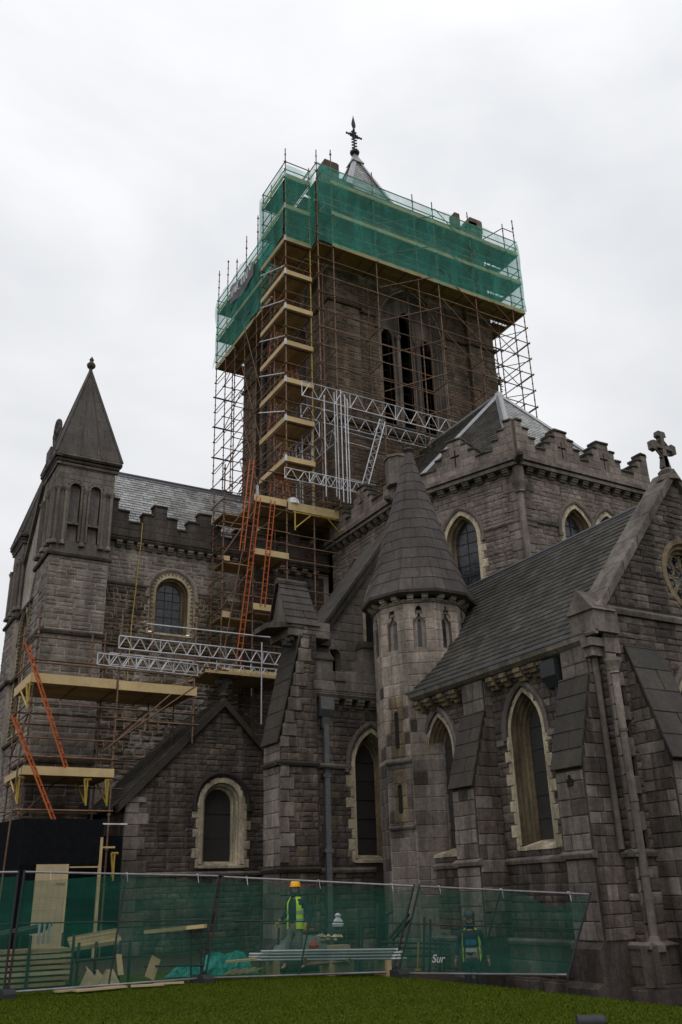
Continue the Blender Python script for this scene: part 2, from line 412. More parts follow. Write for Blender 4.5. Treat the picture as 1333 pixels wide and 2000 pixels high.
def window(P,par,F,win,mould='creamdirty',face='cream',hood='dress',nx=2,zp=.42,jamb=True,style='glass',hoodoff=.12,chev=False,steps=4,hd=.1,ret=.0,flat=.3):
    """window part: surround > pane, glazing_bar, jamb_stone, hood_mould, sill"""
    off,dep=win['off'],win['dep']
    fi=off*(1-flat); prof=[(off+.02,-.03),(off+.02,.02),(fi,.025)]
    for k in range(steps):
        o1=fi*(1-k/steps); o2=fi*(1-(k+1)/steps); d=-dep*(k+.6)/steps
        dprev=.025 if k==0 else -dep*(k-.4)/steps
        prof+=[(o1,dprev-.01),(o1-.02,d),((o1+o2)/2,d+.03),(o2+.01,d-.005)]
    prof+=[(0,-dep+.02),(0,-dep-.03)]
    mb=MB(); sweep(mb,F,win,prof[2:],1)
    sweep(mb,F,win,prof[:3],0)
    w=mb.obj('window',[face,mould],par)
    # sill
    sb=MB(); a=win['a'];h=win['hw'];z0=win['z0'];sh=win['sillh']
    p=[F(a-h-off,.06,z0-sh),F(a+h+off,.06,z0-sh),F(a+h+off,.06,z0-sh*.4),F(a+h+.0,-dep,z0+.10),F(a-h-.0,-dep,z0+.10),F(a-h-off,.06,z0-sh*.4)]
    q=[x-F.n*.15 for x in p]
    sb.add(p+[F(a-h-off,-dep,z0-sh),F(a+h+off,-dep,z0-sh)],[(0,1,2,5),(5,2,3,4),(0,5,4,6),(1,7,3,2),(0,6,7,1)]); sb.obj('sill','cream' if face=='cream' else face,w)
    # panes
    path=arch_path(dict(win,z0=z0+.05),0.005)
    zt=max(z for x,z in path); dz=-dep
    nz=max(1,round((zt-z0)/zp))
    if style=='glass' or style=='mesh':
        for i in range(nx):
            for k in range(nz):
                x0=a-h+2*h*i/nx; x1=a-h+2*h*(i+1)/nx; zz0=z0+.05+(zt-z0-.05)*k/nz; zz1=z0+.05+(zt-z0-.05)*(k+1)/nz
                c=clip(path,x0+.006,x1-.006,zz0+.006,zz1-.006)
                if len(c)>=3:
                    m=MB(); t=U(-.012,.012); t2=U(-.012,.012)
                    f=[F(x,dz+t*(x-x0)+t2*(z-zz0),z) for x,z in c]; bk=[v-F.n*.01 for v in f]; n=len(c)
                    m.add(f+bk,[tuple(range(n)),tuple(range(n,2*n))[::-1]]+[(q,(q+1)%n,n+(q+1)%n,n+q) for q in range(n)])
                    m.obj('pane','glass' if style=='glass' else 'mesh',w)
        m=MB()
        for i in range(1,nx):
            x=a-h+2*h*i/nx; m.box(F,x-.014,x+.014,dz-.02,dz+.02,z0+.03,zt-.12*(abs(x-a)>.05))
        for k in range(1,nz):
            z=z0+.05+(zt-z0-.05)*k/nz; hh=arch_half(win,z,-.01)
            if hh: m.box(F,a-hh,a+hh,dz-.018,dz+.024,z-.012,z+.012)
        if m.v: m.obj('glazing_bar','iron',w)
        m=MB(); poly_fill(m,F,arch_path(win,.02),[],0,dz-.05,0,True); m.obj('backing','void',w)
    elif style=='void':
        m=MB(); poly_fill(m,F,arch_path(win,.02),[],0,dz-.25,0,True); m.obj('opening','void',w)
    if jamb:
        for s_ in(-1,1):
            z=z0-sh; k=0 if s_<0 else 1
            while z<win['zs']-.05:
                hh=min(U(.26,.34),win['zs']-z); L=(.2 if k%2 else .08)*U(.85,1.15)
                e=a+s_*(h+off)
                a0,a1=(e-L,e+.02) if s_<0 else (e-.02,e+L)
                piece(P,'jamb_stone','dressed',face,w,F,a0,a1,-.03,.045,z+.005,z+hh-.005); z+=hh;k+=1
    if hood:
        m=MB(); o=off+hoodoff
        w2=dict(win); w2['z0']=win['zs']-.12
        sweep(m,F,w2,[(o-.09,-.02),(o-.09,hd*.7),(o-.02,hd),(o+.06,hd*.8),(o+.07,-.02)])
        for s_ in(-1,1):
            e=a+s_*(h+o); zz=win['zs']-.12
            if ret: m.box(F,min(e,e+s_*ret)-.01,max(e,e+s_*ret)+.01,-.02,hd*.9,zz-.1,zz+.03)
            else: m.box(F,e-.09,e+.09,-.02,hd*1.1,zz-.13,zz+.01)
        m.obj('hood_mould',hood,w)
    if chev:
        m=MB(); w2=dict(win); o=off-.02; pth=arch_path(dict(win,z0=z0+.1),o,14)
        # small raised teeth along the surround
        acc=0; L=[]
        for (x0,zz0),(x1,zz1) in zip(pth,pth[1:]):
            d=math.hypot(x1-x0,zz1-zz0); 
            while acc<d:
                t=acc/d; L.append((x0+(x1-x0)*t,zz0+(zz1-zz0)*t,(x1-x0)/d,(zz1-zz0)/d)); acc+=.17
            acc-=d
        for x,z,tx,tz in L:
            nx_,nz_=tz,-tx    # inward
            A=F(x-tx*.07,.05,z-tz*.07);B=F(x+tx*.07,.05,z+tz*.07);Cc=F(x+nx_*.13,.05,z+nz_*.13)
            m.prism([A,B,Cc],F.n*-.08)
        m.obj('chevron_moulding','creamdirty',w)
    return w
def wall(par,F,outline,wins=(),mat='low_m',thick=.35,holes=(),name='wall'):
    m=MB(); poly_fill(m,F,outline,[hole_of(w,w['off']+.0) for w in wins]+list(holes),-thick,-.0,0); return m.obj(name,mat,par)
def string(par,F,a0,a1,z,h=.14,pr=.12,mat='dress',name='string_course'):
    m=MB(); prof=[(-.05,0),(pr*.75,0),(pr,h*.45),(pr,h*.6),(-.0,h),(-.05,h)]
    pts=[F(a0,d,z+q) for d,q in prof]; m.prism(pts,F.u*(a1-a0)); return m.obj(name,mat,par)
def corbels(par,F,a0,a1,z,n,w=.24,h=.28,d=.28,mat='cream',carved=False):
    base=None
    for i in range(n):
        a=a0+(a1-a0)*(i+.5)/n
        if base is None:
            m=MB(); fo=F(a,0,0)
            prof=[(-.02,0),(d*.45,0.02),(d*.55,h*.3),(d*.8,h*.38),(d*.85,h*.62),(d,h*.7),(d,h),(-.02,h)]
            vs=[Vector((0,0,0))+F.n*p+Vector((0,0,q))-F.u*w/2 for p,q in prof]; m.prism(vs,F.u*w)
            base=bpy.data.meshes.new('corbel'); base.from_pydata(m.v,[],m.f); base.materials.append(MT[mat])
        o=bpy.data.objects.new('corbel',base); reg(o,par,Matrix.Translation(F(a,0,z+U(-.008,.008))))
def tilesurf(P,par,O,u,v,W,H,fn,ew,eh,mat,thick=.03,name='slate',lift=.35,kind='slab'):
    """slates on a sloping plane: O eave corner, u along, v up the slope; fn(t)->(a0,a1) at slope distance t"""
    u=Vector(u).normalized(); v=Vector(v).normalized(); n=u.cross(v).normalized()
    r=int(math.ceil(H/eh))
    for k in range(r):
        t0=k*eh; t1=min(H,t0+eh*1.12); a0,a1=fn(t0+eh*.5)
        if a1-a0<.05: continue
        x=a0-(ew*.5 if k%2 else 0)*0; first=True
        while x<a1-.02:
            w=ew*U(.92,1.08)*(.5 if (first and k%2) else 1); first=False; w=min(w,a1-x)
            if a1-x-w<ew*.3: w=a1-x
            zaxis=(v*(t1-t0)-n*thick*lift*3).normalized()*(t1-t0)
            nn=u.cross(zaxis).normalized()
            c=Vector(O)+u*(x+w/2)+v*((t0+t1)/2)+n*(thick*U(.15,.4))
            P.add(name,kind,mat,par,c,u*(w-.012),nn*-thick,zaxis)
            x+=w
def roofplane(par,pts,mat='slab',name='roof',th=.08):
    pts=[Vector(p) for p in pts]; n=(pts[1]-pts[0]).cross(pts[2]-pts[0]).normalized()
    if n.z<0: n=-n
    m=MB(); m.prism([p-n*.01 for p in pts],-n*th); return m.obj(name,mat,par)
# ================================================================ ground
def smooth(t): t=max(0,min(1,t)); return t*t*(3-2*t)
def gz(x,y):
    d=smooth((x-10.75)/1.9)*smooth((20.5-y)/4.)
    d2=smooth((x-10.5)/3)*smooth((y-18)/3)*.35*smooth((26-y)/3)
    return -.95*d-d2*(1-d)+.02*math.sin(x*.9)*math.cos(y*.7)-.02
def ground():
    xs=[-900,-300,-60]+list(np.arange(-10,24.1,.4))+[40,120,900]; ys=[-900,-200,-40]+list(np.arange(-2,34.1,.4))+[60,150,900]
    v=[];f=[]
    for y in ys:
        for x in xs: v.append((x,y,gz(x,y) if -11<x<25 and -3<y<35 else -.05))
    n=len(xs)
    for j in range(len(ys)-1):
        for i in range(n-1): f.append((j*n+i,j*n+i+1,(j+1)*n+i+1,(j+1)*n+i))
    m=MB(); m.v=v; m.f=f; o=m.obj('ground','lawn',smooth=True,kind='structure')
ground()
def grass():
    rs=np.random.RandomState(3); n=190000
    y=rs.uniform(8.2,22.5,n); x=rs.uniform(2.2,12.4,n)
    k=[]
    for i in range(n):
        if x[i]>y[i]*1.25+.8 or x[i]<y[i]*.14: continue
        if y[i]>19.3-.0 and RS()<.75: continue
        z=gz(x[i],y[i])
        if z<-.22: continue
        k.append((x[i],y[i],z))
    P_=np.array(k); n=len(P_)
    a=rs.uniform(0,6.28,n); w=rs.uniform(.004,.009,n); h=rs.uniform(.014,.034,n); lx=rs.normal(0,.02,n); ly=rs.normal(0,.02,n)
    V=np.zeros((n,3,3)); 
    V[:,0]=P_; V[:,0,0]-=np.cos(a)*w; V[:,0,1]-=np.sin(a)*w
    V[:,1]=P_; V[:,1,0]+=np.cos(a)*w; V[:,1,1]+=np.sin(a)*w
    V[:,2]=P_; V[:,2,2]+=h; V[:,2,0]+=lx; V[:,2,1]+=ly
    me=bpy.data.meshes.new('grass'); me.vertices.add(n*3); me.vertices.foreach_set('co',V.reshape(-1))
    me.loops.add(n*3); me.loops.foreach_set('vertex_index',np.arange(n*3)); me.polygons.add(n)
    me.polygons.foreach_set('loop_start',np.arange(0,n*3,3)); me.update(calc_edges=True)
    me.materials.append(MT['blade']); o=bpy.data.objects.new('grass',me); o['kind']='stuff'; o['label']='short damp lawn grass'; COL.objects.link(o)
grass()
# ================================================================ low east chapel (right)
def lady_chapel():
    T=thing('stone_chapel','low stone chapel with steep slate roof, cross-topped gable and pointed lancet windows, right foreground','chapel',(14.53,13.75,0))
    P=Pool(T); X=14.53; S=FS(X); E=FE(13.75)
    wA=mkwin(-20.05,2.45,4.95,.33,.84,.31,.38); wB=mkwin(-16.55,2.45,4.95,.33,.84,.31,.38)
    ws=wall(T,S,[(-21.6,-1.2),(-13.75,-1.2),(-13.75,6.5),(-21.6,6.5)],(wA,wB))
    bl=[(-18.6,-17.7),(-14.9,-13.75)]
    def iv(z):
        return [(-21.2,-18.6),(-17.7,-14.9),(-14.04,-13.76)]
    masonry(P,ws,S,.5,2.05,iv,(.13,.24),(.22,.6),alt='quoin',altp=.06)
    masonry(P,ws,S,2.2,6.3,iv,(.13,.26),(.22,.6),wins=(wA,wB),alt='quoin',altp=.05)
    for w in(wA,wB): window(P,T,S,w,style='mesh',nx=1,zp=.5,hoodoff=.14,ret=.26)
    # plinth stages
    m=MB(); m.box(S,-21.2,-13.5,.0,.16,-1.2,.45); m.box(E,14.3,22.,0,.16,-1.2,.45); m.box(S,-21.2,-13.4,.0,.34,-1.2,-.25); m.box(E,14.2,22.,0,.34,-1.2,-.25)
    pl=m.obj('plinth','low',T)
    for F_,a0,a1 in((S,-21.,-13.6),(E,14.4,20.)):
        masonry(P,pl,sub(F_,.16),-.22,.42,(a0,a1),(.3,.34),(.4,.9),kind='dressed'); masonry(P,pl,sub(F_,.34),-1.15,-.28,(a0-.1,a1),(.28,.3),(.5,1.),kind='dressed')
    string(T,sub(S,.16),-21.2,-13.5,.40,.12,.08); string(T,S,-21.1,-13.65,2.05,.15,.11); string(T,E,14.4,20,2.05,.15,.11); string(T,E,14.4,20,.4,.12,.24)
    # buttresses: mid, corner (south) and east
    def buttress(F,a0,a1,dl,zs0,zs1,dtop,ztop,nm='buttress',side=+1,top='dress',mid=None):
        m=MB(); prof=[(0,-1.2),(dl+.34,-1.2),(dl+.34,-.25),(dl+.16,-.15),(dl+.16,.42),(dl,.55),(dl,zs0),(dtop,zs1),(dtop,ztop),(0,ztop)]
        m.prism([F(a0,d,z) for d,z in prof],F.u*(a1-a0)); b=m.obj(nm,'low_m',T)
        Fd=sub(F,dl)
        for q0,q1 in((.55,2.02),(2.2,zs0-.08)):
            masonry(P,b,Fd,q0,q1,(a0+.02,a1-.02),(.3,.36),(.25,.55),mat='quoin',kind='dressed',proud=.03,alt='low',altp=.12,name='quoin')
        string(b,Fd,a0-.06,a1+.06,2.05,.15,.11)
        # sloping slabs
        L=math.hypot(dl-dtop,zs1-zs0); v=(F.n*(dtop-dl)+Vector((0,0,zs1-zs0)))
        tilesurf(P,b,F(a0-.05,dl+.05,zs0-.04),F.u,v,a1-a0,L+.05,lambda t:(0,a1-a0+.1),(a1-a0+.1)/1.0+.2,L/5.,'slab',.05,'weathering_slab',.12)
        # sides
        for sd,aa in((1,a1),(-1,a0)):
            Fs=FR(F(aa,0,0),-F.n*sd) if sd>0 else FR(F(aa,0,0),F.n)
            def ivs(z,sd=sd):
                if z<zs0: D=dl
                elif z<zs1: D=dl+(dtop-dl)*(z-zs0)/(zs1-zs0)
                else: D=dtop
                D-=.02
                return [(-D,-.0)] if sd>0 else [(0,D)]
            masonry(P,b,Fs,.55,ztop-.05,ivs,(.2,.34),(.25,.5),mat='low',kind='dressed',alt='quoin',altp=.25,proud=.03)
        if dtop>.05: masonry(P,b,sub(F,dtop),zs1,ztop-.02,(a0+.01,a1-.01),(.3,.36),(.5,1),mat=top,kind='dressed',proud=.03,name='quoin')
        return b
    buttress(S,-18.58,-17.72,.8,3.83,5.6,.26,6.42)
    buttress(S,-14.88,-14.06,.8,3.83,5.75,.26,6.5)
    b=buttress(E,15.1,16.15,.8,3.91,6.38,.0,6.4,top='low')
    for F_,a in((sub(S,.84),-14.45),(sub(E,.84),15.6)):   # carved trefoil panels
        m=MB(); 
        for (q,w_) in(((0,.09)),((-.06,0)),((.06,0)),((0,-.05))): pass
        for q,w_ in((0,.08),(-.055,.0),(.055,.0)):
            c=F_(a+q,.0,3.55+w_); m.lathe(c-F_.n*0,[(.045,-.0)],6) if 0 else m.tube(c,c-F_.n*.05,.05,8)
        m.box(F_,a-.08,a+.08,-.02,.012,3.46,3.49); m.obj('carved_trefoil','void',b)
    # corner: quoins, angle shaft and capital
    masonry(P,ws,E,.5,2.05,lambda z:[(14.5,15.1),(16.15,20.5)],(.2,.34),(.3,.7),alt='quoin',altp=.25)
    c=Vector((14.62,13.66,0)); m=MB()
    for z0,z1 in((.6,1.7),(1.75,3.1),(3.15,4.5),(4.55,5.72)): m.tube(c+Vector((0,0,z0)),c+Vector((0,0,z1)),.085,12)
    for z0 in(1.725,3.125,4.525): m.tube(c+Vector((0,0,z0-.03)),c+Vector((0,0,z0+.03)),.105,12)
    m.lathe(c+Vector((0,0,5.7)),[(.085,0),(.12,.03),(.10,.06),(.13,.16),(.19,.28),(.2,.34)],10); m.lathe(c+Vector((0,0,.35)),[(.2,0),(.2,.12),(.12,.18),(.1,.27)],10)
    m.obj('angle_shaft','quoin',T,smooth=False)
    c2=Vector((14.42,13.98,0)); m=MB(); m.tube(c2+Vector((0,0,2.2)),c2+Vector((0,0,6.15)),.07,10); m.wbox(14.2,14.6,13.8,14.05,6.12,6.32); m.wbox(14.12,14.6,13.72,14.05,6.32,6.5); m.obj('angle_shaft','quoin',T)
    # gable wall
    we=mkwin(17.12,2.8,5.0,.33,.85,.32,.4); we2=mkwin(18.9,2.8,5.0,.33,.85,.32,.4); rose=dict(a=17.75,z0=8.4,zs=8.4,hw=.62,R=.62,off=.33,dep=.35,sillh=0)
    # circular opening as a 24-gon hole
    circ=[(17.75+.95*math.cos(t*math.pi/12),8.4+.95*math.sin(t*math.pi/12)) for t in range(24)]
    def hw_at(z): return 3.33*(11.1-z)/(11.1-7.13)
    wg=wall(T,E,[(14.545,-1.2),(20.97,-1.2),(20.97,7.13),(17.75,10.95),(14.545,7.13)],(we,we2),holes=[circ])
    def ivg(z):
        l=[(14.95,20.97)] if z<7.1 else [(max(14.6,17.75-hw_at(z)+.1),min(20.97,17.75+hw_at(z)-.1))]
        if abs(z-8.4)<.95:
            c_=math.sqrt(.95**2-(z-8.4)**2); l=[(l[0][0],17.75-c_),(17.75+c_,l[0][1])]
        if z<6.35: l=[(14.95,15.1),(16.15 if z>3.9 else 16.15,l[0][1])] if z<3.9 else [(14.95,15.1+0),(16.15,20.97)]
        return l
    masonry(P,wg,E,2.2,7.1,ivg,(.12,.22),(.25,.7),wins=(we,we2),alt='quoin',altp=.08)
    masonry(P,wg,E,7.35,10.8,ivg,(.12,.2),(.25,.6),alt='quoin',altp=.05)
    quoins(P,wg,E,14.5,-1,2.2,7.1,lng=.45,sht=.3)
    for w in(we,we2): window(P,T,E,w,style='mesh',nx=1,zp=.5)
    # rose window
    m=MB(); rings=[(.97,-.03),(.97,.04),(.84,.05),(.8,-.06),(.72,-.05),(.7,-.16),(.62,-.16),(.6,-.3)]
    n=32; vs=[]
    for r,d in rings:
        for i in range(n): t=2*math.pi*i/n; vs.append(E(17.75+r*math.cos(t),d,8.4+r*math.sin(t)))
    m.add(vs,[(k*n+i,k*n+(i+1)%n,(k+1)*n+(i+1)%n,(k+1)*n+i) for k in range(len(rings)-1) for i in range(n)]); rw=m.obj('rose_window','creamdirty',T)
    m=MB()
    for i in range(8):
        t=2*math.pi*i/8; m.tube(E(17.75+.12*math.cos(t),-.22,8.4+.12*math.sin(t)),E(17.75+.6*math.cos(t),-.22,8.4+.6*math.sin(t)),.025,6)
        cx_,cz_=17.75+.45*math.cos(t+.39),8.4+.45*math.sin(t+.39)
        for j in range(10):
            p=2*math.pi*j/10;q=2*math.pi*(j+1)/10; m.tube(E(cx_+.15*math.cos(p),-.22,cz_+.15*math.sin(p)),E(cx_+.15*math.cos(q),-.22,cz_+.15*math.sin(q)),.022,5)
    m.obj('tracery','creamdirty',rw)
    m=MB(); poly_fill(m,E,[(17.75+.62*math.cos(t*math.pi/12),8.4+.62*math.sin(t*math.pi/12)) for t in range(24)],[],0,-.3,0,True); m.obj('pane','glass',rw)
    string(T,E,14.3,20.97,7.1,.2,.14)
    # raking coping and kneeler
    m=MB()
    for s_ in(-1,1):
        for k in range(6):
            t0,t1=k/6+.003,(k+1)/6-.003
            A=Vector((17.75+s_*3.55*(1-t0),0,6.98+4.3*t0));B=Vector((17.75+s_*3.55*(1-t1),0,6.98+4.3*t1))
            dn=Vector((0,0,-.3)); 
            m.prism([Vector((A.x,13.62,A.z)),Vector((B.x,13.62,B.z)),Vector((B.x,13.62,B.z-.26)),Vector((A.x,13.62,A.z-.26))],(0,.68,0))
    m.obj('coping','dress',T)
    # gablet kneeler
    m=MB(); m.wbox(14.18,14.9,13.6,14.35,6.62,7.1); m.prism([(14.12,13.55,7.1),(14.12,14.4,7.1),(14.12,13.97,7.62)],(.72,0,0)); k=m.obj('kneeler','dress',T)
    string(k,FS(14.2),-14.35,-13.6,6.55,.1,.08)
    # cross
    m=MB(); c=Vector((17.75,13.85,0))
    m.lathe(c+Vector((0,0,10.95)),[(.34,0),(.3,.12),(.2,.2),(.22,.3),(.12,.4)],8)
    cz=11.95
    m.prism([(c.x-.07,c.y-.07,11.3),(c.x+.07,c.y-.07,11.3),(c.x+.06,c.y-.07,12.4),(c.x-.06,c.y-.07,12.4)],(0,.14,0))
    for s_ in(-1,1): m.prism([(c.x+s_*.03,c.y-.075,cz-.045),(c.x+s_*.28,c.y-.075,cz-.06),(c.x+s_*.3,c.y-.075,cz-.15),(c.x+s_*.44,c.y-.075,cz-.11),(c.x+s_*.44,c.y-.075,cz+.11),(c.x+s_*.3,c.y-.075,cz+.15),(c.x+s_*.28,c.y-.075,cz+.06),(c.x+s_*.03,c.y-.075,cz+.045)],(0,.15,0))
    m.prism([(c.x-.045,c.y-.075,cz+.05),(c.x+.045,c.y-.075,cz+.05),(c.x+.06,c.y-.075,cz+.28),(c.x+.15,c.y-.075,cz+.32),(c.x+.12,c.y-.075,cz+.46),(c.x-.12,c.y-.075,cz+.46),(c.x-.15,c.y-.075,cz+.32),(c.x-.06,c.y-.075,cz+.28)],(0,.15,0))
    m.prism([(c.x-.15,c.y-.07,11.35),(c.x+.15,c.y-.07,11.35),(c.x+.06,c.y-.07,11.7),(c.x-.06,c.y-.07,11.7)],(0,.14,0))
    for i in range(12):
        t=i*math.pi/6;q=(i+1)*math.pi/6; m.tube((c.x+.24*math.cos(t),c.y,cz+.24*math.sin(t)),(c.x+.24*math.cos(q),c.y,cz+.24*math.sin(q)),.035,6)
    for t in(0.2,.9,-.35,.6,-.8,1.2): m.lathe(Vector((c.x+(.09 if t>0 else -.09),c.y,11.5+abs(t)*.35)),[(.0,0),(.06,.03),(.05,.07),(0,.1)],6)
    m.obj('gable_cross','dress',T)
    # roof
    O=(14.18,22.6,6.62); rt_=roofplane(T,[(14.2,22.6,6.62),(14.2,13.95,6.62),(17.75,13.95,10.66),(17.75,22.6,10.66)],'slate'); 
    roofplane(T,[(17.75,22.6,10.66),(17.75,13.95,10.66),(21.3,13.95,6.62),(21.3,22.6,6.62)],'slate')
    H=math.hypot(3.57,4.04); tilesurf(P,rt_,(14.16,22.6,6.62),(0,-1,0),(3.57,0,4.04),8.6,H,lambda t:(0,8.64),.3,.21,'slate',.022)
    m=MB(); m.tube((17.75,13.95,10.7),(17.75,22.5,10.7),.07,8); m.prism([(17.58,13.95,10.52),(17.75,13.95,10.72),(17.92,13.95,10.52)],(0,8.4,0)); m.obj('ridge_cap','lead_dark',T)
    # eaves gutter and corbel course
    m=MB(); p=[(14.12,21.25,6.5),(14.5,21.25,6.38),(14.5,21.25,6.62),(14.16,21.25,6.66)]; 
    m.prism([S(-21.25,d,z) for d,z in((0,6.34),(.3,6.42),(.4,6.5),(.42,6.64),(.0,6.66))],S.u*7.35); m.obj('eaves_course','dress',T)
    m=MB(); m.prism([S(-21.1,d,z) for d,z in((.40,6.62),(.44,6.62),(.44,6.67),(.40,6.69))],S.u*7.2); m.obj('gutter','lead_dark',T)
    corbels(T,S,-20.95,-18.65,6.06,4,.24,.32,.34,'creamdirty'); corbels(T,S,-20.62,-18.32,6.12,4,.2,.26,.3,'low'); corbels(T,S,-17.65,-15.55,6.06,4,.24,.32,.34,'creamdirty'); corbels(T,S,-17.38,-15.3,6.12,4,.2,.26,.3,'low')
    # hopper head between window and corner buttress
    m=MB(); m.prism([S(-15.45,d,z) for d,z in((.05,5.7),(.2,5.72),(.38,5.95),(.38,6.32),(.05,6.32))],S.u*.48); m.tube(S(-15.2,.14,2.2),S(-15.2,.14,5.75),.06,10); m.obj('rainwater_hopper','iron',T)
    P.flush(300); return T
lady_chapel()
# ================================================================ octagonal stair turret
def turret():
    c=Vector((15.25,21.7,0)); R=1.4
    T=thing('stair_turret','many-sided pale stone turret with tall dark conical stone roof between the two east chapels','turret',c)
    P=Pool(T)
    NS=10; PH=-125.1+18
    def V(i,r): t=math.radians(PH+36*i); return Vector((c.x+r*math.cos(t),c.y+r*math.sin(t),0))
    # faces visible: indices going so that left->right as seen
    for i in range(NS):
        A=V(i,R);B=V(i+1,R); nrm=(A+B)/2-c
        if nrm.dot(Vector((0,0,0))-c)<-.2*0-1.0 and False: continue
        # frame must have u x z = outward : left->right as seen from outside
        F=FR(A,(B-A)); 
        if F.n.dot(nrm)<0: F=FR(B,(A-B))
        L=(B-A).length; vis=nrm.dot(-c)>-3.5
        ni=dict(a=L/2,z0=7.95,zs=8.8,hw=.17,R=.24,off=.0,dep=.12,sillh=0)
        up_=dict(a=L/2,z0=8.98,zs=9.06,hw=.09,R=.14,off=0,dep=.12,sillh=0)
        holes=[]
        mb=MB()
        if vis:
            h1=hole_of(ni,0); h2=hole_of(up_,0); holes=[h1,h2]
        poly_fill(mb,F,[(0,-1.2),(L,-1.2),(L,9.4),(0,9.4)],holes,-.2,0,0)
        w=mb.obj('wall','turret',T)
        if not vis: continue
        # ashlar blocks
        ivl=(0.01,L-.01)
        masonry(P,w,F,4.95,7.5,ivl,(.3,.36),(.3,.6),mat='turret',kind='dressed',proud=.012,gap=.012,alt='low',altp=.12)
        masonry(P,w,F,7.5,9.3,ivl,(.3,.34),(.35,.7),mat='turret',kind='dressed',proud=.012,gap=.012,wins=(dict(ni,off=.0),dict(up_)))
        masonry(P,w,F,-.9,4.85,ivl,(.3,.38),(.3,.6),mat='quoin',kind='dressed',proud=.015,alt='low',altp=.12)
        m=MB(); 
        for win in(ni,up_): sweep(m,F,win,[(0,.012),(0,-.14)])
        m.box(F,L/2-.2,L/2+.2,-.15,-.12,7.9,9.1); m.obj('niche','turret',w)
        sx=(.0 if i not in() else 0)
        m=MB(); m.box(F,L/2-.055,L/2+.055,-.12,-.108,8.0,8.75); m.lathe(F(L/2,-.12,8.75),[(.055,0),(.03,.06),(0,.1)],6); m.obj('slit','glass',w)
        m=MB()
        for s_ in(-1,1): # trefoil cusps at niche head
            m.prism([F(L/2+s_*.17,-.02,8.72),F(L/2+s_*.06,-.02,8.86),F(L/2+s_*.02,-.02,8.98),F(L/2+s_*.12,-.02,8.98)],F.n*-.06)
        m.obj('cusp','turret',w)
        m=MB(); m.box(F,-.03,L+.03,-.05,.05,9.28,9.34); m.obj('moulding','dress',w)
        corb=MB()
        for k in range(2):
            a=L*(k+.5)/2; o=corbels(T,F,a-.12,a+.12,9.32,1,.19,.2,.2,'turret')
    # slit windows with pale surrounds in the lower stage
    nA=None
    for (z0,z1) in((5.2,6.15),(3.5,4.2)):
        for i in range(NS):
            A=V(i,R);B=V(i+1,R); nrm=((A+B)/2-c).normalized()
            if abs(math.degrees(math.atan2(nrm.y,nrm.x))+161.1)<10:
                F=FR(A,(B-A)) 
                if F.n.dot(nrm)<0: F=FR(B,(A-B))
                L=(B-A).length
                m=MB(); m.box(F,L/2-.06,L/2+.06,.02,.05,z0,z1); m.lathe(F(L/2,.035,z1),[(.06,0),(.03,.05),(0,.08)],6); s_=m.obj('slit','void',T)
                z=z0-.25;k=0
                while z<z1+.3:
                    for sd in(-1,1):
                        e=.24 if (k%2)==(0 if sd<0 else 1) else .18
                        a0,a1=(L/2-e,L/2-.06) if sd<0 else (L/2+.06,L/2+e)
                        if z<z0-.05 or z>z1-.0: a0,a1=(L/2-.24,L/2) if sd<0 else (L/2,L/2+.24)
                        piece(P,'jamb_stone','dressed','creamdirty',T,F,a0,a1,-.02,.03,z+.004,z+.33)
                    z+=.334;k+=1
                string(T,F,.0,L,z0-.42,.1,.09)
    # corbelled eaves and cone of stone slabs
    m=MB(); m.lathe(c,[(1.55,9.46),(1.74,9.52),(1.76,9.6),(1.6,9.66),(1.2,9.66)],NS,math.radians(PH)); m.obj('eaves_course','cone',T)
    prof=[(1.74,9.58),(1.5,10.15),(1.26,10.85),(.24,14.3),(.14,14.75)]
    def rad(z):
        for (r0_,z0),(r1_,z1) in zip(prof,prof[1:]):
            if z<=z1: return r0_+(r1_-r0_)*(z-z0)/(z1-z0)
        return .14
    m=MB(); m.lathe(c,[(r-.05,z) for r,z in prof],NS,math.radians(PH)); co=m.obj('conical_roof','cone',T)
    z=9.58; k=0
    while z<14.6:
        h=.36 if k else .42; z1=min(z+h,14.7); r_a,r_b=rad(z)+.012,rad(z1)+.002
        for i in range(NS):
            A=V(i,r_a);B=V(i+1,r_a);A2=V(i,r_b);B2=V(i+1,r_b)
            nseg=2 if r_a>.75 else 1
            for j in range(nseg):
                off=0 if k%2 else 0
                t0,t1=j/nseg,(j+1)/nseg
                if nseg==2: tt=.5+(.12 if k%2 else -.12); t0,t1=((0,tt),(tt,1))[j]
                p=[A.lerp(B,t0),A.lerp(B,t1)];q=[A2.lerp(B2,t0),A2.lerp(B2,t1)]
                out=((A+B)/2-c).normalized()*.03; g_=.008
                bl=[Vector((p[0].x,p[0].y,z+g_)),Vector((p[1].x,p[1].y,z+g_)),Vector((p[1].x,p[1].y,z+g_))-out,Vector((p[0].x,p[0].y,z+g_))-out]
                tl=[Vector((q[0].x,q[0].y,z1)),Vector((q[1].x,q[1].y,z1)),Vector((q[1].x,q[1].y,z1))-out,Vector((q[0].x,q[0].y,z1))-out]
                e=(bl[1]-bl[0])*.012
                bl[0]+=e;bl[3]+=e;bl[1]-=e;bl[2]-=e;tl[0]+=e;tl[3]+=e;tl[1]-=e;tl[2]-=e
                mm=MB(); mm.hexa(bl+tl); mm.obj('slab','cone',co)
        z=z1;k+=1
    m=MB(); m.lathe(c,[(.17,14.6),(.12,14.8),(.2,14.9),(.1,15.0),(.14,15.08),(0,15.2)],8); m.obj('finial','cone',T)
    # lead flashing where the chapel roof meets the turret
    P.flush(300)
turret()
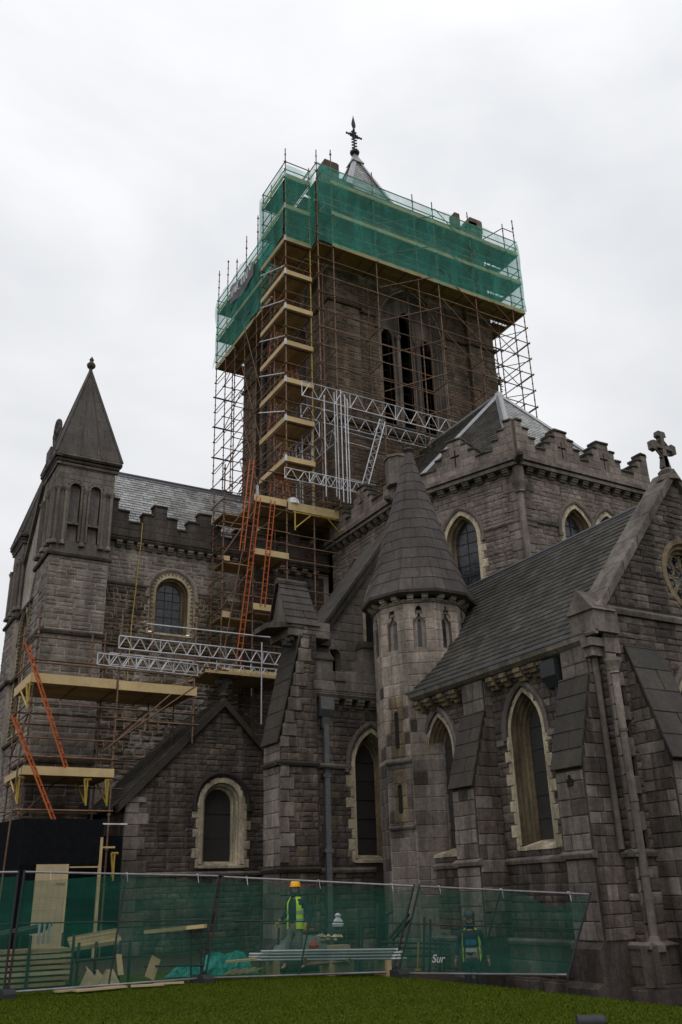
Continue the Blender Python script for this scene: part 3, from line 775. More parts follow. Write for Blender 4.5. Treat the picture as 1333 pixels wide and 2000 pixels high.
# ================================================================ south-east chapel (gabled wing left of the turret)
def wing():
    T=thing('gabled_chapel','battlemented stone chapel with tall gabled buttress, left of the conical turret','chapel',(12.3,23.3,0))
    P=Pool(T); E=FE(23.3); 
    w=mkwin(14.35,2.45,5.0,.34,.84,.36,.45)
    wl=wall(T,E,[(11.6,-1.2),(15.3,-1.2),(15.3,7.05),(11.6,7.05)],(w,))
    masonry(P,wl,E,-.6,2.08,(12.35,14.3),(.15,.3),(.25,.6),alt='rub',altp=.2)
    masonry(P,wl,E,2.25,6.7,(12.35,14.6),(.15,.28),(.25,.55),wins=(w,),alt='rub',altp=.3)
    window(P,T,E,w,style='mesh',nx=1,zp=.5,hoodoff=.14,ret=.1)
    string(T,E,12.35,14.3,2.08,.14,.1); string(T,E,12.35,13.6,4.87,.14,.1)
    # parapet with stepped merlons
    m=MB(); out=[(12.28,7.0),(15.,7.0),(15.,8.1),(14.75,8.1),(14.75,8.45),(14.0,8.45),(14.0,8.05),(13.8,8.05),(13.8,7.7),(13.35,7.7),(13.35,7.35),(12.95,7.35),(12.95,7.95),(12.28,7.95)]
    poly_fill(m,sub(E,.28),out,[],-.35,0); pp=m.obj('parapet','dress',T)
    masonry(P,pp,sub(E,.28),7.05,7.65,(12.3,14.6),(.28,.32),(.4,.8),mat='dress',kind='dressed',proud=.02)
    m=MB()
    for a0,a1,z in((12.25,12.98,7.95),(13.97,14.8,8.45)):
        F=sub(E,.28); m.prism([F(a0,d,zz) for d,zz in((.05,z),(.05,z+.05),(-.17,z+.28),(-.4,z+.05),(-.4,z))],F.u*(a1-a0))
    m.prism([sub(E,.28)(12.95,d,zz) for d,zz in((.06,7.35),(-.15,7.6),(-.4,7.35))],E.u*.42)
    m.obj('merlon_cap','slab',T)
    string(T,E,12.25,14.6,6.86,.2,.3); corbels(T,E,12.4,14.6,6.6,5,.22,.28,.24,'dress')
    # downpipe and hopper
    m=MB(); m.prism([E(12.52,d,z) for d,z in((.02,6.3),(.16,6.32),(.3,6.5),(.3,6.86),(.02,6.86))],E.u*.44); m.prism([E(12.62,d,z) for d,z in((.02,6.0),(.14,6.0),(.2,6.3),(.02,6.3))],E.u*.24)
    m.box(E,12.67,12.83,.03,.19,-1,6.1)
    for z in(.6,2.6,4.6): m.box(E,12.62,12.88,.0,.2,z,z+.1)
    dp=m.obj('downpipe','pipe',T)
    # side pilaster
    m=MB(); m.box(E,12.18,12.36,0,.2,-1,6.8); m.obj('pilaster','low',T)
    # corner buttress projecting left
    y0,y1=23.02,24.05; Fb=FE(y0); Sx=FS(11.2)
    prof=[(12.4,-1.2),(10.95,-1.2),(10.95,.3),(11.2,.5),(11.2,5.5),(11.95,8.7),(12.4,8.7)]
    m=MB(); m.prism([(x,y0,z) for x,z in prof],(0,y1-y0,0)); b=m.obj('buttress','low_m',T)
    def left(z): return 11.2 if z<5.5 else 11.2+(z-5.5)/3.2*.75
    def ivb(z): return [(left(z)+.02,12.38)]
    for q0,q1 in((-.6,2.1),(2.26,4.85),(5.0,8.65)): masonry(P,b,Fb,q0,q1,ivb,(.16,.3),(.2,.5),alt='rub',altp=.25)
    z=-.6;k=0
    while z<8.4:
        h=U(.3,.42); L=(.42 if k%2 else .26)
        if not(1.9<z<2.3 or 4.6<z<5.1): piece(P,'quoin','dressed','quoin',b,Fb,left(z+h/2)+.0,left(z+h/2)+L,-.03,.06,z+.008,z+h-.008)
        z+=h;k+=1
    masonry(P,b,Sx,-.6,2.1,(-y1,-y0),(.3,.4),(.25,.5),mat='quoin',kind='dressed',alt='low',altp=.12); masonry(P,b,Sx,2.26,4.85,(-y1,-y0),(.3,.4),(.25,.5),mat='quoin',kind='dressed',alt='low',altp=.12); masonry(P,b,Sx,5.0,5.5,(-y1,-y0),(.24,.26),(.25,.5),mat='quoin',kind='dressed')
    for zz in(2.1,4.86): string(b,Fb,11.05,12.4,zz,.15,.12,'slab'); string(b,Sx,-y1,-y0+.1,zz,.15,.12,'slab')
    L=math.hypot(.75,3.2); tilesurf(P,b,(11.14,y1+.03,5.46),(0,-1,0),(.75,0,3.2),y1-y0,L,lambda t:(0,y1-y0+.06),1.4,L/7,'slab',.045,'weathering_slab',.12)
    string(T,Fb,12.3,12.95,4.87,.1,.05,'low')
    # upper stage and gableted cap
    m=MB(); m.wbox(11.5,12.9,23.05,24.3,8.6,9.1); m.wbox(11.45,12.4,23.12,24.2,9.0,9.3); m.prism([(11.5,23.1,9.0),(11.5,24.25,9.0),(11.5,23.68,10.4)],(.95,0,0)); u_=m.obj('pinnacle','dress',T)
    masonry(P,u_,FE(23.05),8.6,9.05,(11.52,12.88),(.2,.24),(.3,.5),mat='dress',kind='dressed',proud=.02)
    v=Vector((0,.63,1.5)); L=v.length
    tilesurf(P,u_,(11.42,23.02,8.92),(1,0,0),v,1.2,L,lambda t:(t*.0,1.12-t*.08),1.3,L/6,'cone',.04,'weathering_slab',.2)
    tilesurf(P,u_,(12.5,24.33,8.92),(-1,0,0),Vector((0,-.63,1.5)),1.2,L,lambda t:(0,1.1),1.3,L/6,'cone',.04,'weathering_slab',.2)
    m=MB(); m.prism([(11.4,23.55,10.36),(11.4,23.8,10.36),(11.4,23.8,10.46),(11.4,23.68,10.56),(11.4,23.55,10.46)],(1.02,0,0)); m.obj('ridge_cap','cope',u_)
    m=MB(); m.prism([(10.85,23.2,8.78),(11.6,23.0,8.86),(12.0,23.0,8.86),(12.0,24.3,8.86),(11.6,24.3,8.86),(10.85,24.1,8.78)],(0,0,.16)); m.obj('cornice_slab','cope',u_)
    m=MB(); 
    for q in range(9): m.lathe(Vector((11.45+U(-.1,.18),23.15+U(-.08,.1),8.35+U(-.15,.25))),[(0,-.1),(.09,-.03),(.1,.04),(0,.1)],6)
    m.obj('carved_head','slab',u_)
    # gable wall behind
    G=FE(24.3); wn=mkwin(16.35,8.5,9.9,1.2,2.0,.3,.5); nich=mkwin(13.72,7.75,8.45,.2,.25,.05,.2)
    wl2=wall(T,G,[(12.3,3),(20.4,3),(20.4,9.1),(16.4,13.45),(13.2,9.1),(12.3,9.1)],(wn,nich),'dress')
    masonry(P,wl2,G,7.2,13.,lambda z:[(12.6 if z<9 else 13.2+(z-9.1)*.735+.15,16.4)],(.26,.34),(.4,.9),mat='dress',kind='dressed',proud=.015,wins=(wn,nich))
    window(P,T,G,wn,face='cream',nx=3,zp=.5,hood=None,jamb=False,style='void'); window(P,T,G,nich,face='dress',mould='dress',hood=None,jamb=False,style='void',steps=1)
    m=MB()
    for k in range(9):
        t0,t1=k/9+.002,(k+1)/9-.002
        A=Vector((13.0+3.4*t0,0,9.05+4.6*t0));B=Vector((13.0+3.4*t1,0,9.05+4.6*t1)); 
        m.prism([(A.x,24.12,A.z),(B.x,24.12,B.z),(B.x,24.12,B.z-.42),(A.x,24.12,A.z-.42)],(0,.6,0))
        m.prism([(A.x,24.04,A.z+.06),(B.x,24.04,B.z+.06),(B.x,24.04,B.z-.1),(A.x,24.04,A.z-.1)],(0,.76,0))
    m.wbox(12.75,13.5,24.08,24.7,8.72,9.04); m.obj('coping','slab',T)
    roofplane(T,[(13.1,24.6,9.0),(16.4,24.6,13.35),(16.4,26.4,13.35),(13.1,26.4,9.0)],'slate'); 
    m=MB(); m.wbox(15.6,16.0,24.6,31.0,-1,7.2); m.obj('side_wall','low',T)
    P.flush(300)
wing()
# ================================================================ chancel with polygonal east end
def parapet(T,P,F,a0,a1,centers,zb,mat='chan',th=.4,low=16.4,name='parapet',steps=((.86,16.75),(.58,17.08),(.3,17.38)),cross=(),d=.12):
    """stepped battlement outline along F"""
    def top(a):
        z=low
        for c in centers:
            for hw,zz in steps:
                if abs(a-c)<hw: z=max(z,zz)
        return z
    xs=sorted(set([a0,a1]+[min(a1,max(a0,c+s_*hw)) for c in centers for hw,_ in steps for s_ in(-1,1)]))
    out=[(a0,zb),(a1,zb)]; up_=[]
    for x0,x1 in zip(xs,xs[1:]):
        z=top((x0+x1)/2); up_+=[(x0,z),(x1,z)]
    out+=up_[::-1]
    cl=[out[0]]
    for p in out[1:]:
        if abs(p[0]-cl[-1][0])+abs(p[1]-cl[-1][1])>1e-5: cl.append(p)
    holes=[]
    for c,z in cross: holes.append([(c-.035,z-.45),(c+.035,z-.45),(c+.035,z-.05),(c+.2,z-.05),(c+.2,z+.03),(c+.035,z+.03),(c+.035,z+.25),(c-.035,z+.25),(c-.035,z+.03),(c-.2,z+.03),(c-.2,z-.05),(c-.035,z-.05)])
    m=MB(); Fd=sub(F,d); poly_fill(m,Fd,cl,holes,-th,0); pp=m.obj(name,mat,T)
    cx_=[dict(a=c,z0=z-.5,zs=z+.3,hw=.23,R=.23,off=0) for c,z in cross]
    def iv(z):
        r=[]
        for x0,x1 in zip(xs,xs[1:]):
            if top((x0+x1)/2)>z+.08:
                if r and abs(r[-1][1]-x0)<1e-4: r[-1]=(r[-1][0],x1)
                else: r.append((x0,x1))
        return r
    z=zb
    masonry(P,pp,Fd,zb+.01,max(zz for _,zz in steps)-.02,iv,(.3,.33),(.4,.8),mat=mat,kind='dressed',proud=.012,gap=.012,wins=cx_)
    # coping stones on every step
    for x0,x1 in zip(xs,xs[1:]):
        z=top((x0+x1)/2); am=(x0+x1)/2
        e0=.04 if top(x0-.01)<z else -.0; e1=.04 if top(x1+.01)<z else -.0
        piece(P,'coping_stone','dressed','cope',pp,Fd,x0-e0,x1+e1,-th-.04,.05,z,z+.09)
    return pp
def chancel():
    T=thing('cathedral_chancel','grey stone chancel with many-sided end, stepped battlements and hipped slate roof beside the tower','church',(23.6,27,0))
    P=Pool(T)
    K=[(18.3,32.3),(18.3,26.95),(20.2,22.0),(26.95,22.0),(28.85,26.95),(28.85,32.3)]
    Fs=[FR(K[i],(K[i+1][0]-K[i][0],K[i+1][1]-K[i][1])) for i in range(5)]
    Ls=[math.dist(K[i],K[i+1]) for i in range(5)]
    W={1:[mkwin(2.75,11.6,13.35,.5,.95,.3,.4)],2:[mkwin(2.55,11.6,13.35,.5,.95,.3,.35),mkwin(4.15,11.6,13.35,.5,.95,.3,.35)],0:[mkwin(1.95,11.8,13.4,.42,.8,.26,.4),mkwin(3.2,11.8,13.4,.42,.8,.26,.4)],3:[],4:[]}
    cen={0:[.6,2.75,5.35],1:[0.,2.82,5.3],2:[0,2.2,4.35,6.75],3:[0,2.65,5.3],4:[0,2.6,5.35]}
    for i,F in enumerate(Fs):
        L=Ls[i]; w=wall(T,F,[(0,-1),(L,-1),(L,15.9),(0,15.9)],W[i],'chan_m')
        if i<3:
            masonry(P,w,F,9.8 if i else 9,15.3,(.0,L),(.14,.26),(.25,.6),mat='chan',wins=[dict(x) for x in W[i]])
            for x in W[i]: window(P,T,F,x,nx=2,zp=.42,hood='dress',hoodoff=.12,chev=False,steps=2,flat=.5)
            # string course broken by the windows
            segs=[]; a=0
            for x in W[i]:
                segs.append((a,x['a']-x['hw']-x['off']-.12)); a=x['a']+x['hw']+x['off']+.12
            segs.append((a,L))
            for s0,s1 in segs:
                if s1-s0>.15: string(T,F,s0,s1,13.42,.13,.1)
            if i in(1,2):
                if i==1: quoins(P,w,F,L-.0,1,9.8,15.2,lng=.6,sht=.36)
                else: quoins(P,w,F,0,-1,9.8,15.2,lng=.6,sht=.36,phase=1)
            # moulded cornice and corbels
            m=MB(); e=.12
            for (d0,q0,d1,q1) in((0,15.5,.3,15.62),(0,15.62,.24,15.7),(0,15.7,.34,15.86)):
                m.box(F,-d1*.45,L+d1*.45,d0,d1,q0,q1-.003)
            m.obj('cornice','dress',T)
            corbels(T,F,.15,L-.15,15.26,round(L/.56),.26,.24,.24,'dress')
            parapet(T,P,F,0,L,cen[i],15.86,'chan',cross=[(c,16.72) for c in cen[i] if .9<c<L-.9])
        else: parapet(T,P,F,0,L,cen[i],15.86,'chan')
    # corner shafts with capitals and gargoyles
    for k,(x,y) in enumerate((K[1],K[2])):
        c=Vector((x,y,0)); o=(Vector((x,y,0))-Vector((23.6,28,0))).normalized(); c=c+o*.03; m=MB()
        m.tube(c+Vector((0,0,9)),c+Vector((0,0,14.5)),.12,10); m.lathe(c+Vector((0,0,14.45)),[(.13,0),(.2,.05),(.16,.1),(.2,.2),(.3,.38),(.32,.46)],10)
        m.lathe(c+Vector((0,0,14.9)),[(.2,0),(.2,.7)],8); m.obj('corner_shaft','quoin',T)
        m=MB(); 
        for j in range(6): 
            p=c+o*(.1+.09*j)+Vector((0,0,15.62+.02*j)); m.lathe(p,[(.05,-.14+.01*j),(.19-.012*j,-.04),(.19-.012*j,.08),(.05,.18-.01*j)],7)
        m.lathe(c+o*.45+Vector((0,0,15.8)),[(.08,0),(.05,.12),(0,.2)],5); m.obj('gargoyle','cope',T)
        # tall corner merlon block
        if k==0:
            m=MB(); m.lathe(c-o*.12+Vector((0,0,16.4)),[(.5,0),(.5,1.15),(.56,1.16),(.56,1.26),(.3,1.36),(.0,1.4)],8,.2); m.obj('corner_merlon','dress',T)
    # hipped roof
    def ins(p,d=.45):
        c=Vector((23.6,29,0)); v=Vector((p[0],p[1],0)); q=(c-v).normalized()*d; return (p[0]+q.x,p[1]+q.y,16.25)
    A=Vector((23.62,26.4,21.7)); Rg=Vector((23.62,32.3,21.7))
    J=[Vector(ins(p)) for p in K]; J[0].y=32.3; J[5].y=32.3; J[0].x=18.75;J[1].x=18.75
    for i in range(5):
        a,b=J[i],J[i+1]; u=(b-a)
        if i in(0,4):
            pts=[a,b,A,Rg] if i==0 else [a,b,Rg,A]
        else: pts=[a,b,A]
        mt='slatesheen' if i in(2,) else 'slate'  # only the end facet takes the slate with sky sheen in its colour
        r=roofplane(T,pts,mt)
        if i<3:
            un=u.normalized(); mid=A if i else Vector((A.x,(a.y),A.z)); vv=mid-a; vv=vv-un*vv.dot(un); H=vv.length; L=u.length
            ta=(A-a).dot(un)
            if i==0: fn=lambda t:(0.0,L-(L-ta)*t/H)
            else: fn=lambda t,ta=ta,L=L,H=H:(ta*t/H+.02,L-(L-ta)*t/H-.02)
            tilesurf(P,r,a,un,vv,L,H,fn,.32,.2,mt,.02)
    m=MB()
    for j in(1,2,3):
        a=J[j]; dv=(A-a); s_=dv.cross(Vector((0,0,1))).normalized()*.17; n=dv.cross(s_).normalized(); n=-n if n.z<0 else n
        m.hexa([a-s_-n*.02,a+s_-n*.02,a+s_*.2+n*.1,a-s_*.2+n*.1,A-s_-n*.02,A+s_-n*.02,A+s_*.2+n*.1,A-s_*.2+n*.1])
    m.tube(A+Vector((0,0,.02)),Rg+Vector((0,0,.02)),.1,8); m.lathe(A,[(.24,-.15),(.2,.05),(.05,.2)],8); m.obj('hip_flashing','lead',T)
    P.flush(300)
chancel()
# ================================================================ crossing tower
TX0,TX1,TY0,TY1=18.45,28.9,32.3,42.7
def tower():
    T=thing('crossing_tower','massive square brown stone tower wrapped in scaffolding, belfry lancets, pyramid roof','tower',(TX0,TY0,0))
    P=Pool(T); E=FE(TY0+.22); S=FS(TX0+.22)
    b1=[mkwin(22.28,23.2,28.3,.33,.7,.0,.6),mkwin(23.5,23.0,29.6,.38,.8,.0,.6),mkwin(24.72,23.2,28.3,.33,.7,.0,.6)]
    big=mkwin(23.5,22.9,28.6,1.75,2.75,.28,.35)
    wE=wall(T,E,[(TX0,-1),(TX1,-1),(TX1,37.2),(TX0,37.2)],(big,),'tower_m',1.0)
    i1=(TX0+1.75,TX1-1.75)
    def ivE(z): return [i1]
    masonry(P,wE,E,15.5,22.1,lambda z:[(TX0+1.75,TX1-1.75)],(.16,.3),(.25,.6),mat='rub',kind='rough',alt='tower',altp=.55)
    masonry(P,wE,E,22.6,35.6,ivE,(.13,.22),(.2,.55),mat='tower',wins=(big,),gap=.01)
    # clasping corner pilasters
    for F,a0,a1 in((FE(TY0),TX0,TX0+1.75),(FE(TY0),TX1-1.75,TX1),(FS(TX0),-TY0-1.75,-TY0),(FS(TX0),-TY1,-TY1+1.75)):
        m=MB(); m.box(F,a0,a1-(.51 if F.n.x<0 and a1>-33 else 0),-.5,0,-1,37.2); w=m.obj('pilaster','tower_m',T)
        masonry(P,w,F,15.5,28.9,(a0,a1),(.14,.24),(.22,.55),mat='tower'); masonry(P,w,F,29.2,35.8,(a0,a1),(.14,.24),(.22,.55),mat='tower')
        quoins(P,w,F,a1,1,22.5,35.8,'tower',.4,.7,.42,.05); quoins(P,w,F,a0,-1,22.5,35.8,'tower',.4,.7,.42,.05)
        string(T,F,a0-.12,a1+.12,28.95,.22,.16,'tower'); string(T,F,a0-.1,a1+.1,22.15,.25,.2,'tower')
    # flank returns of the right side
    m=MB(); m.wbox(TX1-.5,TX1,TY0+.3,TY1,-1,37.2); m.wbox(TX0+.3,TX1-.2,TY1-.5,TY1,-1,37.2); m.obj('wall','tower_m',T)
    for a0,a1 in((TX0+1.75,21.3),(25.7,TX1-1.75)): string(T,E,a0,a1,28.95,.22,.16,'tower')
    string(T,E,TX0+1.7,TX1-1.7,22.15,.28,.3,'tower')
    # belfry: big pointed arch holding three lancets
    bw=window(P,T,E,dict(big,off=.28,dep=.5),mould='dress',face='dress',hood='tower',nx=1,jamb=False,style='none',steps=3,hoodoff=.15)
    Fi=sub(E,-.5); m=MB(); poly_fill(m,Fi,arch_path(big,0),[hole_of(w,0) for w in b1],-.25,0); pl=m.obj('tracery_screen','dress',bw)
    for w in b1:
        m=MB(); sweep(m,Fi,w,[(.1,.02),(.09,.06),(.02,.06),(0,0),(0,-.3)]); m.obj('lancet','dress',bw)
        m=MB(); poly_fill(m,Fi,arch_path(w,.02),[],0,-1.3,0,True); m.obj('opening','void',bw)
    for a in(21.6,22.9,24.1,25.4):
        m=MB(); m.tube(Fi(a,.14,23.0),Fi(a,.14,28.2),.09,8); m.lathe(Fi(a,.14,28.2),[(.09,0),(.17,.2),(.18,.3)],8); m.obj('shaft','dress',bw)
    for w in b1: # louvre boards
        for k in range(6):
            z=w['z0']+.5+k*.95; m=MB(); m.hexa([Fi(w['a']-w['hw'],-.35,z),Fi(w['a']+w['hw'],-.35,z),Fi(w['a']+w['hw'],-.8,z+.3),Fi(w['a']-w['hw'],-.8,z+.3),Fi(w['a']-w['hw'],-.35,z+.04),Fi(w['a']+w['hw'],-.35,z+.04),Fi(w['a']+w['hw'],-.8,z+.34),Fi(w['a']-w['hw'],-.8,z+.34)]); m.obj('louvre','void',bw)
    # south side
    sw_=[mkwin(-37.6,23.2,28.0,.5,1.0,.3,.45)]
    sb=[mkwin(-35.7,23.2,28.6,.36,.75,.22,.5),mkwin(-37.5,23.2,29.2,.36,.75,.22,.5),mkwin(-39.3,23.2,28.6,.36,.75,.22,.5)]
    wS=wall(T,S,[(-TY1,-1),(-TY0-.3,-1),(-TY0-.3,37.2),(-TY1,37.2)],sb,'tower_m',.8)
    masonry(P,wS,S,15.5,35.6,(-TY1+1.75,-TY0-1.75),(.15,.26),(.25,.6),mat='tower',wins=sb,alt='rub',altp=.1)
    for w in sb: window(P,T,S,w,mould='dress',face='dress',hood=None,jamb=False,style='void')
    string(T,S,-TY1+1.7,-TY0-1.7,22.15,.28,.3,'tower'); 
    m=MB(); m.tube(S(-40.1,.12,14),S(-40.1,.12,35),.14,8); m.obj('downpipe','iron',T)
    # parapet
    for F,a0,a1 in((FE(TY0),TX0,TX1),(FS(TX0),-TY1,-TY0),(FR((TX1,TY0),(0,1)),0,TY1-TY0),(FR((TX1,TY1),(-1,0)),0,TX1-TX0)):
        L=a1-a0; parapet(T,P,F,a0,a1,[a0,a1],35.8,'tower',.5,36.0,steps=((1.6,36.5),(1.15,37.0),(.8,37.4)),d=.1)
    for x,y in((TX0+.35,TY0+.35),(TX1-.35,TY0+.35),(TX0+.35,TY1-.35),(TX1-.35,TY1-.35)):
        m=MB(); m.wbox(x-.45,x+.45,y-.45,y+.45,37.2,38.05); m.lathe(Vector((x,y,38.05)),[(.62,0),(.55,.12),(.1,.3)],4,math.pi/4); m.obj('corner_merlon','tower',T)
    c=Vector((TX1-1.5,TY0+.25,0)); m=MB(); m.wbox(27.0,27.35,32.2,32.75,36.9,38.0); m.wbox(28.1,28.6,32.2,32.75,36.9,37.8); m.obj('merlon','tower',T)
    # pyramid roof
    Ap=Vector((23.65,37.5,45.3)); B=[Vector((23.65-3.2,37.5-3.2,36.1)),Vector((23.65+3.2,37.5-3.2,36.1)),Vector((23.65+3.2,37.5+3.2,36.1)),Vector((23.65-3.2,37.5+3.2,36.1))]
    m=MB(); m.wbox(TX0+.5,TX1-.5,TY0+.5,TY1-.5,35.95,36.1); m.obj('roof_deck','lead_dark',T)
    for i in range(4):
        a,b=B[i],B[(i+1)%4]; r=roofplane(T,[a,b,Ap],'slatesheen')
        if i in(0,3):
            un=(b-a).normalized(); vv=Ap-a; vv=vv-un*vv.dot(un); H=vv.length; L=(b-a).length; ta=(Ap-a).dot(un)
            tilesurf(P,r,a,un,vv,L,H,lambda t:(ta*t/H+.02,L-(L-ta)*t/H-.02),.36,.24,'slatesheen',.025)
    m=MB()
    for j in range(4):
        a=B[j]; dv=(Ap-a); s_=dv.cross(Vector((0,0,1))).normalized()*.32; n=dv.cross(s_).normalized(); n=-n if n.z<0 else n
        m.hexa([a-s_-n*.02,a+s_-n*.02,a+s_*.2+n*.16,a-s_*.2+n*.16]+[Ap-s_*.5-n*.02,Ap+s_*.5-n*.02,Ap+s_*.1+n*.1,Ap-s_*.1+n*.1])
    m.lathe(Ap,[(.62,-.75),(.3,-.2),(.16,.15)],4,math.pi/4); m.obj('hip_flashing','lead',T)
    # finial: orb, ornate iron cross and leaf vane
    m=MB(); m.lathe(Ap,[(.1,.1),(.3,.25),(.32,.38),(.2,.5),(.08,.6)],10); m.tube(Ap,Ap+Vector((0,0,2.6)),.055,6)
    for s_ in(-1,1):
        m.tube(Ap+Vector((0,0,1.8)),Ap+Vector((s_*.55,0,1.8)),.05,6)
        m.tube(Ap+Vector((0,0,1.68)),Ap+Vector((s_*.32,0,1.68)),.035,6); m.tube(Ap+Vector((0,0,1.92)),Ap+Vector((s_*.32,0,1.92)),.035,6)
        for q in(.25,.4,.55): m.lathe(Ap+Vector((s_*q,0,1.8)),[(0,-.1),(.07,-.04),(.07,.04),(0,.1)],6)
        for q in(.7,.95,1.2,1.45,2.1): 
            m.lathe(Ap+Vector((s_*.13,0,q)),[(0,-.09),(.09,0),(0,.09)],6); m.tube(Ap+Vector((0,0,q-.05)),Ap+Vector((s_*.16,0,q)),.03,5)
    for q in(2.15,2.3): m.lathe(Ap+Vector((0,0,q)),[(0,-.09),(.1,0),(0,.09)],6)
    for k in range(16):
        t=k*math.pi/8;q=(k+1)*math.pi/8; m.tube(Ap+Vector((.22*math.cos(t),0,1.8+.22*math.sin(t))),Ap+Vector((.22*math.cos(q),0,1.8+.22*math.sin(q))),.03,5)
    m.lathe(Ap+Vector((0,0,2.4)),[(.0,0),(.13,.12),(.17,.35),(.12,.65),(.05,.95),(0,1.2)],8,0,0,1,.4); m.obj('cross_finial','iron',T)
    P.flush(300)
tower()
def weed():
    T=thing('wall_plant','small green weeds sprouting from the right corner of the tower wall','plant',(28.95,32.4,27.5))
    for (z,n) in((27.2,40),(26.4,22),(25.6,18)):
        m=MB()
        for k in range(n):
            p=Vector((28.98+U(-.05,.3),32.35+U(-.15,.15),z+U(-.45,.5))); a=Vector((U(-1,1),U(-1,1),U(-1,1))).normalized()*.09; b=Vector((U(-1,1),U(-1,1),U(-1,1))).normalized()*.07
            m.add([p-a,p+b,p+a,p-b],[(0,1,2,3)])
        m.obj('foliage','blade',T)
    m=MB(); m.tube((28.9,32.4,25.2),(29.05,32.35,27.6),.02,5); m.tube((28.95,32.35,27.0),(29.45,32.3,27.35),.015,5); m.obj('stem','rust',T)
weed()
# ================================================================ south transept (left)
def transept():
    T=thing('south_transept','long stone transept with stepped battlements and one round-headed window, left of the tower','church',(8.6,33,0))
    P=Pool(T); E=FE(33)
    w=mkwin(11.28,11.15,12.75,.5,.5,.42,.4)
    wl=wall(T,E,[(6.9,-1),(18.45,-1),(18.45,14.85),(6.9,14.85)],(w,),'trans_m')
    masonry(P,wl,E,12.95,14.5,(8.5,13.4),(.13,.26),(.25,.65),mat='trans',wins=(w,),gap=.022)
    masonry(P,wl,E,10.5,12.8,(8.5,14.2),(.12,.24),(.15,.5),mat='rub',kind='rubble',wins=(w,),gap=.03,proud=.05)
    masonry(P,wl,E,5.5,10.35,(8.5,14.2),(.14,.3),(.18,.6),mat='rub',kind='rubble',gap=.03,proud=.05,alt='trans',altp=.35)
    masonry(P,wl,E,4.5,14.4,(14.2,18.2),(.16,.3),(.25,.7),mat='dark',alt='low',altp=.3)
    masonry(P,wl,E,12.95,14.4,(13.4,14.2),(.16,.3),(.25,.7),mat='trans')
    window(P,T,E,w,nx=3,zp=.35,mould='creamdirty',hoodoff=.1,hood='trans',chev=True,steps=2,flat=.6)
    string(T,E,8.55,10.3,12.85,.14,.12); string(T,E,12.3,13.6,12.85,.14,.12); string(T,E,8.55,14,10.38,.14,.12,'slab')
    string(T,E,8.5,18.4,14.62,.2,.3,'cope'); corbels(T,E,8.75,13.4,14.36,11,.24,.26,.26,'dress'); corbels(T,E,13.6,18,14.36,8,.24,.26,.26,'dress')
    parapet(T,P,E,8.5,18.4,[8.55,10.57,12.5,14.6,16.7],14.82,'dark',low=15.4,steps=((.72,15.85),(.27,16.3)),d=.2)
    # south gable end (seen edge on)
    S=FS(6.95); wl=wall(T,S,[(-42,-1),(-33.2,-1),(-33.2,14.8),(-37.5,19.9),(-42,14.8)],[mkwin(-37.5,8,13.2,.7,1.4,.35,.5),mkwin(-39.6,8,12.2,.5,1.,.35,.5),mkwin(-35.4,8,12.2,.5,1.,.35,.5)],'trans_m')
    for x in(mkwin(-37.5,8,13.2,.7,1.4,.35,.5),mkwin(-39.6,8,12.2,.5,1.,.35,.5),mkwin(-35.4,8,12.2,.5,1.,.35,.5)): window(P,T,S,x,hood='dress',chev=True,nx=2)
    masonry(P,wl,S,2,7.5,(-41,-34.4),(.2,.34),(.3,.7),mat='trans')
    for z in(7.6,10.4,13.4): string(T,S,-42,-33.2,z,.16,.14,'cope')
    m=MB()
    for s_ in(-1,1): m.prism([(6.8,37.5+s_*4.9,14.5),(6.8,37.5,20.25),(6.8,37.5,19.9),(6.8,37.5+s_*4.9,14.1)],(.6,0,0))
    m.obj('coping','cope',T)
    c=Vector((7.05,37.5,20.1)); m=MB(); m.wbox(6.75,7.35,37.1,37.9,19.8,20.25); m.lathe(c+Vector((0,0,.1)),[(.2,0),(.12,.2),(.16,.3)],8)
    for k in range(16):
        t=k*math.pi/8;q=(k+1)*math.pi/8; m.tube(c+Vector((0,.42*math.cos(t),1.05+.62*math.sin(t))),c+Vector((0,.42*math.cos(q),1.05+.62*math.sin(q))),.11,7)
    m.prism([c+Vector((-.1,-.1,.3)),c+Vector((-.1,.1,.3)),c+Vector((-.1,.1,1.7)),c+Vector((-.1,-.1,1.7))],(.2,0,0)); m.prism([c+Vector((-.1,-.5,.95)),c+Vector((-.1,.5,.95)),c+Vector((-.1,.5,1.15)),c+Vector((-.1,-.5,1.15))],(.2,0,0)); m.obj('gable_cross','cope',T)
    # roof
    a=Vector((7.3,33.5,14.9)); r=roofplane(T,[(7.3,33.5,14.95),(18.5,33.5,14.95),(18.5,37.5,19.7),(7.3,37.5,19.7)],'slatesheen')
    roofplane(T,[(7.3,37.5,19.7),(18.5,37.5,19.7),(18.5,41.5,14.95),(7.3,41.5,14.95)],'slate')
    v=Vector((0,4,4.75)); tilesurf(P,r,(7.3,33.5,14.95),(1,0,0),v,11.1,v.length,lambda t:(0,11.1),.34,.24,'slatesheen',.028)
    m=MB(); m.tube((7.3,37.5,19.76),(18.45,37.5,19.76),.09,8); m.prism([(7.3,37.3,19.55),(7.3,37.5,19.8),(7.3,37.7,19.55)],(11.1,0,0)); m.obj('ridge_cap','lead_dark',T)
    P.flush(300)
transept()
